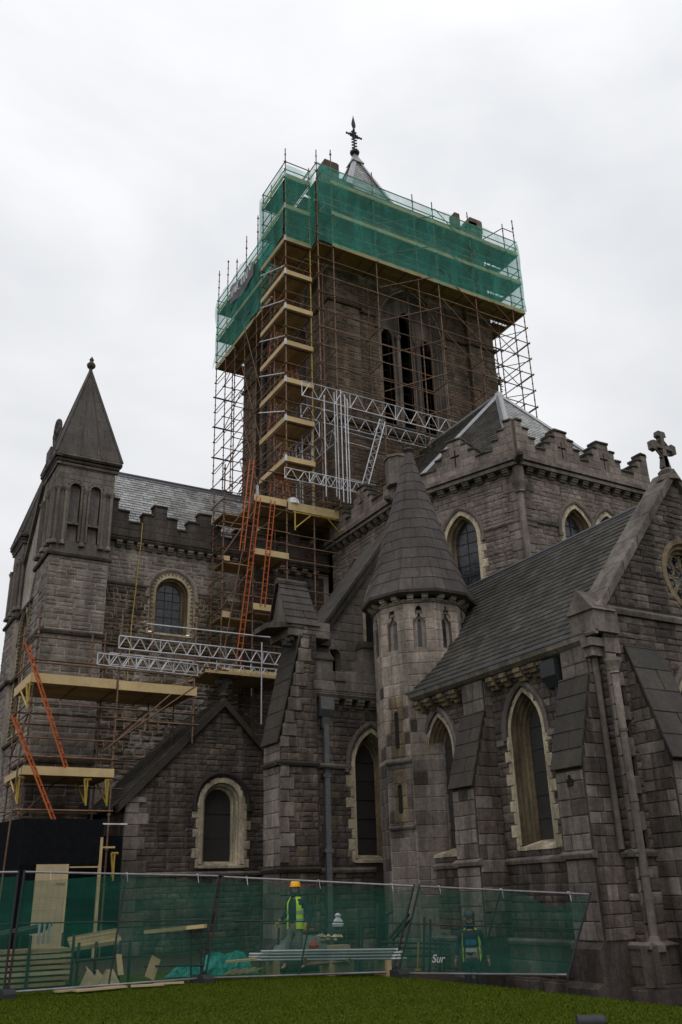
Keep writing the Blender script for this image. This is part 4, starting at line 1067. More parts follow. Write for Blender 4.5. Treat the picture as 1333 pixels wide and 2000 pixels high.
def corner_turret(x0,y0,name,label,full=True):
    T=thing(name,label,'turret',(x0,y0,0)); P=Pool(T)
    x1=x0+2.18; y1=y0+2.18; F=FE(y0); S=FS(x0)
    panels=[dict(a=.72,z0=14.7,zs=16.1,hw=.2,R=.2,off=0,dep=.12,sillh=0),dict(a=1.48,z0=14.7,zs=16.1,hw=.2,R=.2,off=0,dep=.12,sillh=0)]
    for Fr,a0,a1 in((F,x0,x1),(S,-y1,-y0)):
        e_=.31 if Fr is S else 0
        pw=[dict(p,a=a0+p['a'],z0=13.95) for p in panels]
        m=MB(); poly_fill(m,Fr,[(a0,13.45),(a1-e_,13.45),(a1-e_,17.2),(a0,17.2)],[hole_of(p,0) for p in pw],-.3,0); w=m.obj('wall','dress',T)
        for p in pw:
            m=MB(); sweep(m,Fr,p,[(.09,.0),(.08,.05),(.01,.05),(0,0),(0,-.16)]); m.box(Fr,p['a']-.22,p['a']+.22,-.2,-.16,13.9,16.4); m.box(Fr,p['a']-.24,p['a']+.24,-.16,.03,14.62,14.72)
            n_=m.obj('niche','dress',w); m=MB(); m.box(Fr,p['a']-.04,p['a']+.04,-.16,-.148,14.95,16.0); m.obj('slit','glass',w)
            m=MB()
            for k in range(7):
                t=math.pi*k/6; q=Fr(p['a']+.3*math.cos(t),.03,16.1+.3*math.sin(t)); m.lathe(q,[(0,-.05),(.05,0),(0,.05)],5)
            m.obj('billet','dress',w)
        for a in(a0+.08,a0+.38,a0+1.1,a0+1.82,a1-.08):
            m=MB(); m.tube(Fr(a,.05,13.9),Fr(a,.05,15.9),.065,8); m.lathe(Fr(a,.05,15.9),[(.07,0),(.13,.14),(.14,.2)],6); m.lathe(Fr(a,.05,13.75),[(.13,0),(.13,.08),(.08,.17)],6); m.obj('shaft','dress',w)
        masonry(P,w,Fr,16.45,17.1,(a0+.01,a1-.01),(.2,.3),(.3,.7),mat='dress',kind='dressed',proud=.012)
        m=MB(); m.box(Fr,a0,a1-(.41 if e_ else 0),-.4,.0,-1,13.45); w=m.obj('wall','trans_m',T)
        if full or Fr is S:
            masonry(P,w,Fr,10.6,13.3,(a0,a1),(.16,.34),(.3,.75),mat='trans',gap=.02); masonry(P,w,Fr,6,10.35,(a0,a1),(.18,.4),(.3,.8),mat='trans',gap=.02); masonry(P,w,Fr,2.,5.9,(a0,a1),(.2,.4),(.3,.8),mat='low',gap=.016)
        string(T,Fr,a0-.1,a1+.1,13.32,.18,.14,'cope'); string(T,Fr,a0-.12,a1+.12,10.36,.2,.16,'cope'); string(T,Fr,a0-.1,a1+.1,5.9,.16,.14,'cope')
        for dz,dd in((0,.1),(.14,.14),(.28,.22)):
            string(T,Fr,a0-dd*.95,a1+dd*.95,17.0+dz,.139,dd,'cope' if dz else 'dress')
    m=MB(); m.wbox(x0+.3,x1,y0+.3,y1,-1,17.2); m.wbox(x0-.2,x1+.2,y0-.2,y1+.2,17.38,17.44); m.obj('core','dress',T)
    # pyramidal stone roof with ribs
    cx_,cy_=(x0+x1)/2,(y0+y1)/2; b=.19; Ap=Vector((cx_,cy_,22.1)); B=[Vector((x0-b,y0-b,17.44)),Vector((x1+b,y0-b,17.44)),Vector((x1+b,y1+b,17.44)),Vector((x0-b,y1+b,17.44))]
    m=MB(); m.add(B+[Ap],[(0,1,4),(1,2,4),(2,3,4),(3,0,4)]); r=m.obj('spire','cone',T)
    for j in range(4):
        a,bb=B[j],B[(j+1)%4]; mm=MB()
        n=((bb-a).cross(Ap-a)).normalized()
        for t in(.36,.68):
            p=a.lerp(bb,t); s_=(bb-a).normalized()*.05; mm.hexa([p-s_,p+s_,p+s_*.5+n*.05,p-s_*.5+n*.05,Ap-s_*.3,Ap+s_*.3,Ap+s_*.2+n*.04,Ap-s_*.2+n*.04])
        mm.tube(a,Ap,.06,6); mm.obj('rib','cone',r)
        if j in(0,3):
            un=(bb-a).normalized(); vv=Ap-a; vv=vv-un*vv.dot(un); H=vv.length; L=(bb-a).length
            tilesurf(P,r,a,un,vv,L,H,lambda t:(L/2*t/H+.03,L-L/2*t/H-.03),.75,.5,'cone',.015,'slab',.05)
    m=MB(); m.lathe(Ap+Vector((0,0,-.1)),[(.08,0),(.07,.15),(.17,.25),(.19,.35),(.1,.48),(.06,.52),(.1,.6),(.05,.7),(0,.78)],8); m.obj('finial','cope',T)
    P.flush(300)
corner_turret(6.2,32.0,'stair_turret','square stone stair turret with tall pyramidal roof at the near corner of the transept')
corner_turret(6.75,41.0,'stair_turret','farther square turret at the extreme left edge, seen beyond the transept gable',False)
def vestry():
    T=thing('vestry','small dark gabled stone building with one round-arched window, between left scaffold and buttress','building',(8.8,29.3,0))
    P=Pool(T); E=FE(29.3)
    w=mkwin(12.1,2.55,4.45,.48,.48,.34,.4)
    wl=wall(T,E,[(8.8,-1),(15.2,-1),(15.2,4.6),(12.07,7.8),(8.8,4.5)],(w,))
    def ivv(z): return [(8.8,15.0)] if z<4.5 else [(8.85+(z-4.5),15.2-(z-4.5)*.98)]
    masonry(P,wl,E,-.5,2.2,ivv,(.16,.3),(.25,.6),alt='rub',altp=.1); masonry(P,wl,E,2.35,7.6,ivv,(.14,.26),(.25,.6),wins=(w,),alt='rub',altp=.08)
    quoins(P,wl,E,8.8,-1,-.4,4.6,lng=.75,sht=.5)
    window(P,T,E,w,style='mesh',nx=1,zp=.9,hood='slab',hoodoff=.16,steps=2,mould='cream',flat=.45)
    string(T,E,8.7,15,2.2,.14,.1)
    m=MB(); m.wbox(8.8,9.1,29.66,33,-1,4.5); m.obj('wall','low',T)
    m=MB()
    m.prism([(8.55,29.12,4.35),(12.07,29.12,7.92),(15.6,29.12,4.35),(15.6,29.12,4.1),(12.07,29.12,7.66),(8.55,29.12,4.1)],(0,.35,0)); m.obj('coping','slab',T)
    r=roofplane(T,[(8.5,29.4,4.3),(8.5,33,4.3),(12.07,33,7.9),(12.07,29.4,7.9)],'slate'); roofplane(T,[(12.07,29.4,7.9),(12.07,33,7.9),(15.6,33,4.3),(15.6,29.4,4.3)],'slate')
    v=Vector((3.57,0,3.6)); tilesurf(P,r,(8.45,33,4.27),(0,-1,0),v,3.6,v.length,lambda t:(0,3.6),.28,.22,'slate',.02)
    m=MB(); m.tube((8.4,29.4,4.25),(8.4,33,4.25),.07,8); m.tube((8.5,29.9,4.2),(8.5,29.9,-.5),.05,8); m.obj('gutter','iron',T)
    m=MB(); c=Vector((12.07,29.3,7.75)); m.lathe(c,[(.16,0),(.12,.2),(.2,.3),(.12,.4),(.12,.6)],8); m.wbox(11.95,12.19,29.18,29.42,8.3,8.95)
    for dx,dz in((-.2,.75),(.2,.75),(0,1.1),(0,.45)): m.lathe(c+Vector((dx,0,dz)),[(0,-.14),(.13,-.05),(.14,.06),(0,.15)],6)
    m.obj('gable_cross','cope',T)
    P.flush(300)
vestry()
# ================================================================ scaffolding helpers
_cyl=MB(); _cyl.tube((0,0,0),(0,0,1),1.,8)
_cm={}
def tube(T,name,p,q,r=.027,mat='rust',label=None):
    k=(name,mat)
    if k not in _cm:
        me=bpy.data.meshes.new(name); me.from_pydata(_cyl.v,[],_cyl.f); me.polygons.foreach_set('use_smooth',[len(f)==4 for f in _cyl.f]); me.materials.append(MT[mat]); _cm[k]=me
    p=Vector(p);q=Vector(q); d=q-p; L=d.length; z=d/L; x=z.orthogonal().normalized(); y=z.cross(x)
    o=bpy.data.objects.new(name,_cm[k])
    if label: o['label']=label
    return reg(o,T,Matrix(((x.x*r,y.x*r,z.x*L,p.x),(x.y*r,y.y*r,z.y*L,p.y),(x.z*r,y.z*r,z.z*L,p.z),(0,0,0,1))))
def standard(T,x,y,z0,z1,mat='rust',step=.5,r=.03):
    m=MB(); m.tube((x,y,z0),(x,y,z1),r,8)
    z=math.ceil(z0/step)*step
    while z<z1-.05:
        rr=.062 if abs(z-round(z))<.01 else .046
        m.tube((x,y,z-.03),(x,y,z+.03),rr,6); z+=step
    return m.obj('standard',mat,T)
_bx={}
def board(T,name,c0,c1,w,t,mat,up_=(0,0,1)):
    """plank from c0 to c1 (centre line of its lower face), width w, thickness t"""
    k=(name,mat)
    if k not in _bx:
        m=MB(); m.wbox(0,1,-.5,.5,0,1); me=bpy.data.meshes.new(name); me.from_pydata(m.v,[],m.f); me.materials.append(MT[mat]); _bx[k]=me
    c0=Vector(c0);c1=Vector(c1); x=(c1-c0); L=x.length; xn=x/L; z=Vector(up_); z=(z-xn*z.dot(xn)).normalized(); y=z.cross(xn)
    o=bpy.data.objects.new(name,_bx[k]); return reg(o,T,Matrix(((x.x,y.x*w,z.x*t,c0.x),(x.y,y.y*w,z.y*t,c0.y),(x.z,y.z*w,z.z*t,c0.z),(0,0,0,1))))
def deck(T,x0,x1,y0,y1,z,along='x',ln=3.9,w=.225):
    a0,a1,b0,b1=(x0,x1,y0,y1) if along=='x' else (y0,y1,x0,x1)
    n=max(1,int(round((b1-b0)/(w+.008)))); ww=(b1-b0)/n-.008
    for i in range(n):
        b=b0+(b1-b0)*(i+.5)/n; a=a0
        while a<a1-.05:
            e=min(a+ln,a1); 
            if a1-e<.5: e=a1
            p=(a+.004,b,z+U(0,.006)) if along=='x' else (b,a+.004,z+U(0,.006)); q=(e-.004,b,p[2]) if along=='x' else (b,e-.004,p[2])
            board(T,'deck_board',p,q,ww,.038,'deck'); a=e
    # transoms under the deck
    k=a0+.15
    while k<a1:
        p,q=((k,b0,z-.03),(k,b1,z-.03)) if along=='x' else ((b0,k,z-.03),(b1,k,z-.03)); tube(T,'transom',p,q,.024); k+=1.25
def toe(T,p,q,z,h=.225,ln=3.9,mat='timber'):
    p=Vector((*p,z));q=Vector((*q,z)); L=(q-p).length; d=(q-p)/L; a=0
    while a<L-.05:
        e=min(a+ln,L); 
        if L-e<.6: e=L
        board(T,'toe_board',p+d*(a+.004),p+d*(e-.004),.038,h,mat); a=e
def lattice(T,p,q,h,bays=None,mat='galv',up_=Vector((0,0,1)),r=.028):
    m=MB(); p=Vector(p);q=Vector(q); L=(q-p).length; n=bays or max(2,int(round(L/(h*1.15)))); 
    m.tube(p,q,r,7); m.tube(p+up_*h,q+up_*h,r,7)
    for i in range(n):
        a=p.lerp(q,i/n); b=p.lerp(q,(i+1)/n); mid=(a+b)/2
        m.tube(a,mid+up_*h,r*.72,6); m.tube(mid+up_*h,b,r*.72,6)
        if i%3==0: m.tube(a,a+up_*h,r*.72,6)
    m.tube(q,q+up_*h,r*.72,6)
    return m.obj('lattice_beam',mat,T)
def ladder(p,q,side,label,T=None,w=.38,mat='orange',group=None):
    p=Vector(p);q=Vector(q);s_=Vector(side).normalized()*w/2; d=(q-p); L=d.length; n=d.cross(s_).normalized()
    if T is None:
        T=thing('ladder',label,'ladder',p,group); par=T; nm=('stile','rung')
    else: par=None
    def st(o):
        m=MB(); a=p+o;b=q+o; e=s_.normalized()*.014; f=n*.024; m.hexa([a-e-f,a+e-f,a+e+f,a-e+f,b-e-f,b+e-f,b+e+f,b-e+f]); return m
    if par:
        st(-s_).obj('stile',mat,par); st(s_).obj('stile',mat,par)
        k=.2
        while k<L-.1: tube(par,'rung',p+d*(k/L)-s_,p+d*(k/L)+s_,.016,'orange'); k+=.28
    else:
        m=MB()
        for o in(-s_,s_): x=st(o); m.add(x.v,x.f)
        k=.2
        while k<L-.1: m.tube(p+d*(k/L)-s_,p+d*(k/L)+s_,.015,6); k+=.28
        m.obj('ladder',mat,T)
def netsheet(T,name,p,q,z0,z1,mat='net',nu=None,nv=None,amp=.06,normal=(0,-1,0),top=None,bot=None,label=None,seed=0):
    p=Vector((*p,0));q=Vector((*q,0)); L=(q-p).length; nu=nu or int(L/.3)+2; nv=nv or int((z1-z0)/.25)+2; n=Vector(normal); rs=random.Random(seed); ph=[rs.uniform(0,6.28) for _ in range(8)]
    m=MB(); vs=[]
    for j in range(nv+1):
        for i in range(nu+1):
            t=i/nu; s_=j/nv; x=L*t
            zb=z0+(bot(x) if bot else .05*math.sin(x*1.9+ph[4])); zt=z1+(top(x) if top else 0)
            z=zb+(zt-zb)*s_
            o=amp*(math.sin(x*2.3+ph[0]+.8*s_)*.5+math.sin(x*5.1+ph[1]-s_*2)*.3+math.sin(s_*9+ph[2]+x*.7)*.3)+amp*1.5*math.sin(math.pi*((z/2.)%1))*.5
            vs.append(p.lerp(q,t)+n*(.04+o)+Vector((0,0,z)))
    fs=[(j*(nu+1)+i,j*(nu+1)+i+1,(j+1)*(nu+1)+i+1,(j+1)*(nu+1)+i) for j in range(nv) for i in range(nu)]
    m.add(vs,fs); return m.obj(name,mat,T,smooth=True,label=label)
# ================================================================ scaffold round the tower
def tower_scaffold():
    T=thing('tower_scaffold','rust brown tube scaffold all round the tower with green netted decks near its top','scaffold',(17.1,30.85,15))
    xo=[17.1,17.95,20.45,23.0,24.3,26.75,29.3,30.1]; tops=[36.9,37.3,36.9,36.5,36.5,36.8,37.0,37.6]
    yO,yI=30.85,32.02
    for x,t in zip(xo,tops): standard(T,x,yO,17 if x<19 else 16.5,t)
    for x in(17.95,20.6,23.1,24.4,27.0,29.2): standard(T,x,yI,17 if x<19 else 18,31 if x<29 else 36.4)
    xS=17.1; ys=[33.6,36.2,38.0,39.6,41.0,42.4,43.85]; tS=[37.2,39,38.2,37.9,37.2,38.1,38.3]
    for y,t in zip(ys,tS): standard(T,xS,y,15.2 if y<38 else 17.0,t)
    for y in(33.6,36.2,38.6,41,43.85): standard(T,18.15,y,18,31)
    for y in(33.4,36.0,38.6,41.2,43.85): standard(T,30.1,y,16,36.8)
    for y in(33.4,36.0,38.6): standard(T,29.15,y,16,36.0)
    for x in(19.5,22.1,24.7,27.3): standard(T,x,43.85,22,36.6)
    # horizontal ledgers
    for k in range(17,37):
        z=float(k)+.06
        if k<=30:
            tube(T,'ledger',(16.95,yO-.03,z),(23.7,yO-.03,z)); tube(T,'ledger',(23.5,yO-.04,z+.02),(30.25,yO-.03,z))
            if k>17: tube(T,'ledger',(xS-.03,30.7,z),(xS-.03,37.2,z)); tube(T,'ledger',(xS-.03,37.0,z+.03),(xS-.03,44.0,z))
            if k>19: tube(T,'ledger',(30.14,30.7,z),(30.14,44,z))
            if k%2: 
                tube(T,'ledger',(17.8,yI,z),(29.4,yI,z)); tube(T,'ledger',(18.15,33,z),(18.15,44,z)); tube(T,'ledger',(29.15,32,z),(29.15,44,z))
                for x in xo[1:]: tube(T,'transom',(x+.04,yO-.15,z-.05),(x+.04,yI+.1,z-.05))
                for y in ys: tube(T,'transom',(xS-.15,y+.04,z-.05),(18.3,y+.04,z-.05))
                for y in(33.4,36.0,38.6,41.2): tube(T,'transom',(29.0,y,z-.05),(30.25,y,z-.05))
                tube(T,'ledger',(17,43.88,z),(30.2,43.88,z))
        else:
            for dz in((.5,1.) if k%2 else ()):
                tube(T,'guard_rail',(16.98,yO-.03,k+dz),(23.6,yO-.03,k+dz)); tube(T,'guard_rail',(23.5,yO-.03,k+dz),(30.2,yO-.03,k+dz))
                tube(T,'guard_rail',(xS-.03,30.8,k+dz),(xS-.03,43.95,k+dz)); tube(T,'guard_rail',(30.14,30.8,k+dz),(30.14,43.95,k+dz)); tube(T,'guard_rail',(17,43.88,k+dz),(30.1,43.88,k+dz))
    for k in(31,33,35):
        for x in xo[1:]: tube(T,'transom',(x,yO-.15,k-.05),(x,yI+.1,k-.05))
        for y in(31.9,33.2,34.5,35.9,37.2,38.5,39.8,41.1,42.4): tube(T,'transom',(29.0,y,k-.05),(30.25,y,k-.05))
    # braces
    for i,z in enumerate(range(18,35,2)):
        tube(T,'brace',(20.5,yO-.08,z-.6),(24.35,yO-.08,z+1.5),.024)
        a=(24.4,yO-.1,z+2.);b=(26.8,yO-.1,z); tube(T,'brace',a,b,.022)
        tube(T,'brace',(26.8,yO-.06,z-.1),(29.3,yO-.06,z-2.1),.022) if i else None
    for z in(17,20,23,26,29): tube(T,'brace',(xS-.08,42.4,z),(xS-.08,36.2,z+3.),.024)
    for z in(17,20,23,26): tube(T,'brace',(xS-.09,37.2,z),(xS-.09,39.8,z+6.),.02)
    for z in range(20,31,2): tube(T,'brace',(30.16,31,z),(30.16,36,z+2.),.022); tube(T,'brace',(30.16,43.8,z),(30.16,38.7,z+2.),.022)
    for z in range(18,31,2): tube(T,'brace',(17.2,43.9,z),(18.4,43.9,z+1.8),.02)
    # decks and toe boards
    for k in(31,33,35):
        deck(T,17.12,30.1,yO+.03,yI+.12,k,'x'); deck(T,17.12,18.3,32.3,43.9,k,'y'); deck(T,29.05,30.08,32.3,43.9,k,'y'); deck(T,18.3,29,42.85,43.85,k,'x')
        toe(T,(17.9,yO-.05),(30.15,yO-.05),k-.02); toe(T,(xS-.05,34.2),(xS-.05,43.9),k-.02); toe(T,(30.17,30.9),(30.17,43.9),k-.02)
    # white lattice girders around the belfry base
    lattice(T,(16.0,30.62,21.9),(23.4,30.62,21.9),.75); lattice(T,(23.4,30.62,21.9),(29.0,30.62,21.9),.75)
    lattice(T,(16.6,31.9,21.6),(23.5,31.9,21.6),.7); lattice(T,(23.5,31.9,21.55),(29,31.9,21.55),.7)
    lattice(T,(16.3,30.6,17.7),(18.9,30.6,17.7),.5); lattice(T,(15.2,30.75,17.75),(18.3,30.75,17.75),.5)
    lattice(T,(17.0,30.9,20.2),(17.0,34.5,20.2),.75); lattice(T,(17.9,30.9,20.2),(17.9,34.2,20.2),.75)
    for x,y,a,b in((17.62,30.6,17.3,22.5),(17.75,30.6,17.2,22.6),(17.95,30.58,17.1,22.7),(18.17,30.6,17.1,22.5),(18.3,30.6,17.1,22.3),(17.1,30.6,17.2,22.2),(17.0,31.6,17,20.9),(16.8,32.2,17,20.9),(16.9,33,17,20.9),(17.3,33.4,17,20.9)):
        tube(T,'prop',(x,y,a),(x,y,b),.027,'galv')
    p=Vector((20.02,30.6,21.7));q=Vector((18.6,30.6,17.1)); lattice(T,q,p,.3,12,up_=Vector((.3,0,-.08)).normalized(),r=.026)
    for z in(20.6,20.1,18.3,17.8): tube(T,'tie',(18.1,30.62,z),(19.7,30.7,z),.02,'galv')
    # green debris netting
    netsheet(T,'debris_net',(17.05,yO-.08),(30.15,yO-.08),31.0,35.95,seed=1,amp=.09)
    netsheet(T,'debris_net',(xS-.08,34.2),(xS-.08,43.95),31.0,35.9,normal=(-1,0,0),seed=2,amp=.14)
    netsheet(T,'debris_net',(17.05,yO-.05),(xS-.05,31.5),31,35.9,normal=(-1,0,0),seed=3,amp=.03)
    netsheet(T,'debris_net',(30.2,30.8),(30.2,43.9),31.2,35.9,normal=(1,0,0),seed=4,amp=.05)
    netsheet(T,'debris_net',(17.05,43.95),(30.15,43.95),31.2,35.9,normal=(0,1,0),seed=5,amp=.05)
    # top-left frame at the right corner
    tube(T,'guard_rail',(29.3,yO,36.7),(30.1,yO,36.7)); tube(T,'guard_rail',(29.3,yO,36.7),(28.8,32.5,36.7))
tower_scaffold()
def banner():
    T=thing('banner','faded grey mesh banner tied diagonally on the green net on the tower side','banner',(16.9,39.7,34.3))
    m=MB(); vs=[];nu=16
    for i in range(nu+1):
        t=i/nu; y=41.4-3.4*t; sag=.28*math.sin(math.pi*t)
        for z in(34.0-.15*t-sag*.8,35.3-.45*t-sag*.5): vs.append((16.86-.05*math.sin(t*9),y,z))
    m.add(vs,[(2*i,2*i+2,2*i+3,2*i+1) for i in range(nu)]); m.obj('sheet','banner',T,smooth=True)
    m=MB(); rs=random.Random(4)
    def st(pts):
        for (y0,z0),(y1,z1) in zip(pts,pts[1:]): m.tube((16.80,y0,z0),(16.80,y1,z1),.028,4)
    st([(39.9,34.8),(40.15,34.6),(40.1,34.25),(39.8,34.15)]); st([(39.6,34.7),(39.6,34.25),(39.3,34.2),(39.3,34.7)]); st([(39.1,34.1),(39.05,34.75),(38.8,34.15),(38.75,34.8)]); st([(38.55,34.9),(38.35,34.4),(38.2,34.9)])
    for k in range(9): y=41.1-k*.12; st([(y,34.3+rs.uniform(-.1,.1)),(y-.06,34.75+rs.uniform(-.1,.1))])
    m.obj('lettering','plastic',T)
banner()
def stair_scaffold():
    T=thing('stair_scaffold','tall narrow ladder tower scaffold with pale timber toe boards at the tower corner','scaffold',(15.65,31.5,15))
    x0,x1,y0,y1=15.66,17.0,31.5,34.15
    for x,y,a,b,mt in((x0,y0,9.8,36.9,'rust'),(x1,y0,16.9,36.2,'yellow'),(x0,y1,17,36.0,'rust'),(x1,y1,17,36,'rust'),(15.7,32.8,17,31,'rust')): standard(T,x,y,a,b,mt)
    for k in range(17,37,2):
        if k>17:
            toe(T,(x0-.05,y0-.06),(x1+.05,y0-.06),k-.03,.24); toe(T,(x0-.06,y0-.05),(x0-.06,y1+.05),k-.03,.24)
            deck(T,x0+.02,x1,y0+.03,y1-.75 if k<33 else y1,k,'y',2.7)
            if k<33: board(T,'deck_board',(x1-.35,y1-.75,k),(x1-.35,y1,k),.5,.038,'timber')
            m=MB(); m.wbox(x0-.1,x0-.02,y0-.1,y0-.02,k-.05,k+.26); m.obj('corner_clip','galv',T)
        for dz in(.5,1.0):
            if k>17 or dz: 
                tube(T,'guard_rail',(x0-.1,y0-.02,k+dz),(x1+.1,y0-.02,k+dz)); tube(T,'guard_rail',(x0-.02,y0-.1,k+dz),(x0-.02,y1+.1,k+dz)); tube(T,'guard_rail',(x1,y0,k+dz),(x1,y1,k+dz)); tube(T,'guard_rail',(x0,y1,k+dz),(x1,y1,k+dz))
        tube(T,'transom',(x0-.1,y0,k-.06),(x1+.1,y0,k-.06)); tube(T,'transom',(x0-.1,y1,k-.06),(x1+.1,y1,k-.06)); tube(T,'ledger',(x0,y0-.1,k-.09),(x0,y1+.1,k-.09)); tube(T,'ledger',(x1,y0-.1,k-.09),(x1,y1+.1,k-.09))
        if 19<k<31: tube(T,'brace',(x0-.07,y1+.1,k+1.75),(x0-.07,y0-.0,k+.45),.026,'galv')
    # netting on the top two lifts
    netsheet(T,'debris_net',(x0-.1,y0-.1),(x1+.1,y0-.1),31.1,35.7,seed=7,amp=.03); netsheet(T,'debris_net',(x0-.12,y0-.1),(x0-.12,y1+.1),31.1,35.6,normal=(-1,0,0),seed=8,amp=.04)
    netsheet(T,'debris_net',(x0-.1,y1+.1),(17.0,y1+.1),31.1,35.6,normal=(0,1,0),seed=9,amp=.04)
    # ladders zig-zagging inside
    for i,k in enumerate(range(17,31,2)):
        f=(i%2==0); xx=x0+.35 if f else x0+.85
        ladder((xx,33.95 if True else 33,k+.04),(xx,33.0,k+2.95),(1,0,0),None,T,.36); ladder((xx+.22,32.4,k+.04),(xx+.22,32.9,k+2.0),(1,0,0),None,T,.3) if i%3==0 else None
stair_scaffold()
def landing_scaffold():
    T=thing('landing_scaffold','lower scaffold with broad timber loading platform between the transept and the chancel','scaffold',(14.15,31.5,9))
    for x,y,a,b in((14.12,31.5,8.6,20.0),(18.45,31.5,11.5,18.4),(12.8,31.5,9.2,18.2),(17.0,31.55,11,17),(14.2,32.75,9,19.0),(12.85,32.75,9,17.5),(15.7,32.75,9,17),(18.3,31.0,12,14)): standard(T,x,y,a,b)
    z=16.8
    deck(T,15.7,18.45,31.53,35.2,z,'y',3.7); deck(T,14.15,15.66,31.53,34.0,z,'y',2.5); deck(T,12.8,14.1,31.6,32.85,16.0,'x'); 
    toe(T,(14.1,31.44),(15.62,31.44),16.78,.3); toe(T,(15.68,31.42),(18.55,31.42),16.66,.38)
    for zz in(17.3,17.8,18.3): tube(T,'guard_rail',(14.0,31.47,zz),(18.6,31.47,zz)); tube(T,'guard_rail',(14.1,31.4,zz),(14.1,33,zz)); tube(T,'guard_rail',(18.47,31.4,zz),(18.47,35.2,zz)) if zz<18 else None
    for zz in(16.6,15.6,15.1,14.45,13.2,12.6,11.9,11.0,10.4,9.5):
        tube(T,'ledger',(12.7,31.47,zz),(15.8,31.47,zz+.0)); 
        if zz>11.5 : tube(T,'ledger',(15.6,31.45,zz-.05),(18.6,31.45,zz-.05))
        tube(T,'ledger',(12.78,31.4,zz+.05),(12.78,32.9,zz+.05)); tube(T,'ledger',(14.14,31.4,zz+.07),(14.14,32.9,zz+.07)); tube(T,'ledger',(12.7,32.78,zz),(18.3,32.78,zz))
    for zz,a,b in((14.4,14.1,15.7),(12.05,14.1,15.6),):
        toe(T,(a,31.42),(b,31.42),zz,.26); deck(T,a,b,31.53,32.7,zz-.03,'x')
    deck(T,12.85,14.1,31.6,32.7,13.9,'x'); toe(T,(12.8,31.5),(13.1,31.5),13.95,.2); deck(T,12.8,14.1,31.6,32.7,11.6,'x'); toe(T,(12.8,31.5),(13.2,31.5),11.6,.26,mat='ply')
    deck(T,12.75,15.1,31.5,32.8,9.5,'x'); toe(T,(12.8,31.42),(15.15,31.42),9.45,.14,mat='timber')
    for a,b in(((12.8,31.4,9.6),(14.1,31.4,17.5)),((12.8,31.42,12),(14.1,31.42,13.9)),((12.8,31.4,14.2),(14.1,31.4,16.3)),((18.5,31.4,13.2),(15.7,31.4,9.6)),((12.85,32.8,9.6),(14.2,32.8,12)),((14.2,31.45,17),(12.8,31.45,15))): tube(T,'brace',a,b,.024)
    # yellow support brackets under the big platform
    for x,s_ in((16.0,1),(18.35,-1)):
        m=MB(); m.tube((x,31.4,16.62),(x,31.4,15.75),.035,6); m.tube((x+s_*.75,31.4,16.55),(x,31.4,15.85),.03,6); m.tube((x-.1*s_,31.4,16.58),(x+s_*2.,31.4,16.6),.03,6); m.obj('bracket','yellow',T)
    for p,q in(((13.95,31.35,18.6),(13.55,31.35,14.4)),((14.25,31.3,16.9),(13.45,31.3,9.7)),((14.95,31.36,16.9),(14.5,31.36,12.2))):
        ladder(p,q,(1,.1,0),None,T,.2)
    m=MB(); m.wbox(14.2,14.3,31.4,31.5,17.0,17.5); m.lathe(Vector((16.0,31.6,17.0)),[(.3,0),(.28,.2),(.1,.34)],8); m.obj('rubble_sack','plastic',T)
landing_scaffold()
